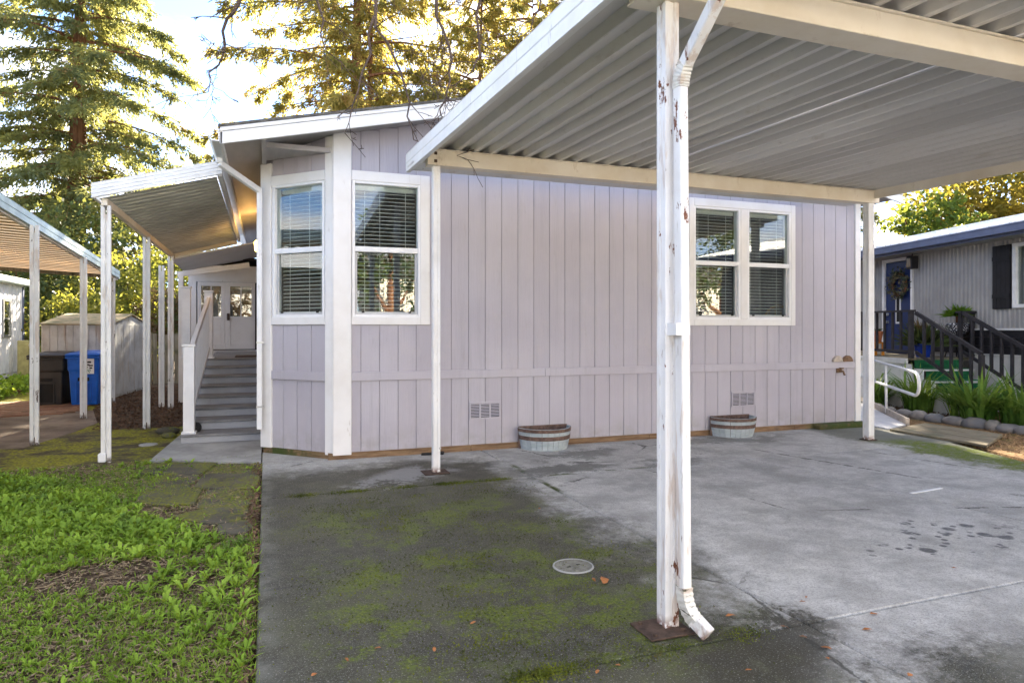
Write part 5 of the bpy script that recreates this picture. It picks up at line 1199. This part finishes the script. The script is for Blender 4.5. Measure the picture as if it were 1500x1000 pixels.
# ================================================================== LAWN WEEDS, LITTER, FALLEN LEAVES
def lawn():
    r = np.random.default_rng(4); Vs = []; Fs = []; off = 0
    def dens(x, y):
        s = np.sin(x*2.1+1.3)*np.sin(y*1.7+.4)+.6*np.sin(x*4.7+y*3.1)+.4*np.sin(x*9+2)*np.sin(y*8)
        k = .62+.28*s
        hole = ((x+.94)/.38)**2+((y-4.72)/.26)**2; k = np.where(hole < 1, 0, k)
        bare = .8*np.exp(-(((x+.28)/.42)**2+((y-4.35)/.85)**2)); k = k*(1-.9*bare); k = np.where(x < -1.0, np.minimum(1, k*1.35+.15), k); k = np.where(hole < 1, 0, k)
        k = k*np.where(x > -1.25+0*x, np.where(y > 5.1, np.clip((-x-.95)*6, 0, 1)*np.where(y < 5.6, 1.0, 1), 1), 1) if False else k
        path = (y > 5.25) & (x > -1.08-(y-6.5)*.03) & (x > (-.25-.75*np.clip((y-5.25)/1.0,0,1)))
        k = np.where(path, .02, k); k = np.where(y > 8.1, k*.25, k)
        return np.clip(k, 0, 1)
    N = 52000
    x = -.085-r.uniform(0,1,N)**1.0*4.6; y = r.uniform(1.6, 8.55, N); keep = r.uniform(0,1,N) < dens(x, y)*.62; x, y = x[keep], y[keep]; n = len(x)
    size = np.clip(r.lognormal(-.55,.36,n),.22,1.15)*(.85+.35*np.sin(x*3+y*2))
    nl = 8
    az = r.uniform(0,2*np.pi,(n,1))+np.arange(nl)*2.4+r.normal(0,.25,(n,nl)); L_ = (size[:,None]*r.uniform(.045,.105,(n,nl))); el = r.uniform(.25,1.15,(n,nl)); W_ = L_*r.uniform(.18,.30,(n,nl))
    m = n*nl; az = az.ravel(); L_ = L_.ravel(); el = el.ravel(); W_ = W_.ravel()
    b0 = np.repeat(np.stack([x,y,np.full(n,-.022)],1), nl, 0)
    h = np.stack([np.cos(az),np.sin(az),0*az],1); side = np.stack([-np.sin(az),np.cos(az),0*az],1)
    V_ = []
    for q, wf, zf in ((.05,.25,.0),(.55,1.0,.55),(1.0,.08,.62)):
        c_ = b0+h*(L_*q*np.cos(el*.8))[:,None]; c_[:,2] += L_*np.sin(el)*zf*1.4
        V_ += [c_-side*(W_*wf/2)[:,None], c_+side*(W_*wf/2)[:,None]]
    V_ = np.stack(V_,1).reshape(-1,3); o = np.arange(m)[:,None]*6
    F_ = np.concatenate([o+np.array([[0,1,3,2]]), o+np.array([[2,3,5,4]])],1).reshape(-1,4)
    npmesh('lawn_weeds', V_, F_, F_WEED, kind='stuff')
    N = 110000; x = -.03-np.abs(r.uniform(0,1,N))*4.6; y = r.uniform(1.6,8.5,N)
    k = dens(x,y)*.55+.10+np.where((x > -.75) & (y < 4.2), .55, 0); kp = r.uniform(0,1,N) < k; x, y = x[kp], y[kp]; n = len(x)
    d = r.normal(size=(n,3))*.45; d[:,2] = 1.0; L_ = r.uniform(.03,.10,n)
    V_, F_ = leaf_quads(np.stack([x,y,np.full(n,-.03)],1), d, L_, r.uniform(.003,.006,n), r, .25)
    npmesh('grass_blades', V_, F_, F_GRASS, kind='stuff')
    # dead stalks and bits on the bare soil
    n = 34000; x = -.08-r.uniform(0,1,n)*2.6; y = r.uniform(2.5,8.6,n); d = r.normal(size=(n,3)); d[:,2] *= .15
    V_, F_ = leaf_quads(np.stack([x,y,np.full(n,-.018)+r.uniform(0,.012,n)],1), d, r.uniform(.02,.08,n), r.uniform(.003,.010,n), r)
    npmesh('plant_litter', V_, F_, plain('dead_stalks', (.34,.26,.16), .9, .5, 40), kind='stuff')
lawn()
def chips(name, xy_fn, n, z, mat, smin, smax, seed):
    r = np.random.default_rng(seed); x, y = xy_fn(r, n); d = r.normal(size=(len(x),3)); d[:,2] *= .35
    V_, F_ = leaf_quads(np.stack([x,y,np.full(len(x),z)+r.uniform(0,.02,len(x))],1), d, r.uniform(smin,smax,len(x)), r.uniform(smin,smax,len(x))*.5, r); npmesh(name, V_, F_, mat, kind='stuff')
def mulch_xy(r, n):
    y = r.uniform(11.4,19.5,n); x = r.uniform(-3.3,-.1,n); k = (x > -2.6-(y-12.4)*.2) & (y > 11.3) & ((x > -2.45) | (y > 12.6)); return x[k], y[k]
chips('bark_chips', mulch_xy, 9000, -.01, M_CHIP, .03, .09, 1)
def bed_xy(r, n):
    y = r.uniform(5.2,10.5,n); x = 10.3+r.uniform(0,1.0,n)+np.clip(y-8,0,3)*.12; return x, y
chips('leaf_litter', bed_xy, 3500, .022, M_CHIP, .02, .06, 2)
def path_xy(r, n):
    y = r.uniform(4.0,7.0,n); x = 8.4+(y-4)*.1+r.uniform(0,1.7,n); return x, y
chips('gravel_litter', path_xy, 3500, -.014, plain('tan_litter', (.34,.22,.12), .9, .6, 60), .015, .05, 3)
def edge_xy(r, n): y = r.uniform(2.2,8.0,n); return -.07-np.abs(r.normal(0,.05,n)), y
chips('edge_litter', edge_xy, 1500, -.02, M_CHIP, .015, .05, 5)
def moss_tufts():
    r = np.random.default_rng(9); xs_, ys_ = [], []
    for _ in range(95):
        cx, cy = r.uniform(.15,2.2), r.uniform(2.7,6.0); R_ = r.uniform(.04,.22); n = int(900*R_)+60
        if r.uniform() < .3: cx, cy, R_ = r.uniform(.2,2.3), r.choice([2.68, 6.3]), r.uniform(.03,.07)
        xs_.append(cx+r.normal(0,R_*1.3,n)); ys_.append(cy+r.normal(0,R_*.8,n))
    x = np.concatenate(xs_); y = np.concatenate(ys_); k = (x > -.02) & (x < 2.45); x, y = x[k], y[k]; n = len(x)
    d = r.normal(size=(n,3)); d[:,2] = np.abs(d[:,2])*.5+.15
    V_, F_ = leaf_quads(np.stack([x,y,np.full(n,.0005)],1), d, r.uniform(.006,.016,n), r.uniform(.004,.009,n), r)
    npmesh('moss_tufts', V_, F_, foliage('moss_leaf', (.06,.085,.008), (.19,.22,.018), (.10,.09,.03), 3, .2), kind='stuff')
moss_tufts()
lme = []
for q in range(3):
    rr = random.Random(q); v = [(-.03,0,.002),(-.012,.014,.006+.004*q),(.012,.013,.010),(.034,.0,.004),(.012,-.014,.009),(-.012,-.012,.004)]
    me = mesh_from('fallen_leaf', v, [(0,1,5),(1,2,4,5),(2,3,4)]); me.materials.append(M_DRYLEAF); lme.append(me)
spots = [(1000,793),(988,897),(870,850),(693,913),(508,967),(460,989),(1181,875),(1176,882),(1177,934),(1210,950),(1212,965),(1271,923),(1097,982),(963,930),(1399,833),(1280,900),(1022,913),(1070,903),(553,950),(790,745),(1150,600+320),(636,952),(875,985),(1333,990),(905,975)]
for i, (px, py) in enumerate(spots):
    p = G(px, py); o = inst('fallen_leaf', lme[i%3], None, (p.x,p.y,.004), (random.uniform(-.2,.2),random.uniform(-.2,.2),random.uniform(0,6)), (random.uniform(.45,.85),)*3)
    tag(o, 'small dry orange-brown leaf lying on the concrete driveway', 'leaf', 'fallen leaves on the driveway')
p = G(870,850); big = inst('fallen_leaf', lme[1], None, (p.x+.04,p.y-.05,.005), (.2,.1,1), (1.8,1.8,2.2)); tag(big, 'larger curled brown leaf close below the round drain cover', 'leaf')
# chairs seen through the double window
def chair(cx, label):
    t = thing('chair', label, 'chair', (cx, 8.75, .42), 'chairs inside the double window'); z0 = .42; y = 8.75
    part('seat', MB().lathe([(0,.0),(.21,.0),(.22,.03),(0,.03)], 14, (cx,y+.2,z0+.92)), M_WOOD, t)
    for a, b in ((-.16,.05),(.16,.05),(-.16,.35),(.16,.35)): part('leg', MB().tube([(cx+a*1.1,y+b,z0),(cx+a,y+b,z0+.92)], .018, 6), M_WOOD, t)
    part('back_bow', MB().tube([(cx-.30+.0, y, z0+1.10)]+[(cx+.30*math.cos(math.pi-math.pi*k/12), y-.02, z0+1.18+.28*math.sin(math.pi*k/12)) for k in range(13)]+[(cx+.30, y, z0+1.10)], .02, 6), M_WOOD, t, smooth=True)
    for k in range(4): part('spindle', MB().tube([(cx-.15+.1*k, y, z0+.94),(cx-.18+.12*k, y-.01, z0+1.38)], .009, 5), M_WOOD, t)
chair(6.35, 'blond bow-backed chair behind the left half of the double window'); chair(7.85, 'blond bow-backed chair behind the right half of the double window')
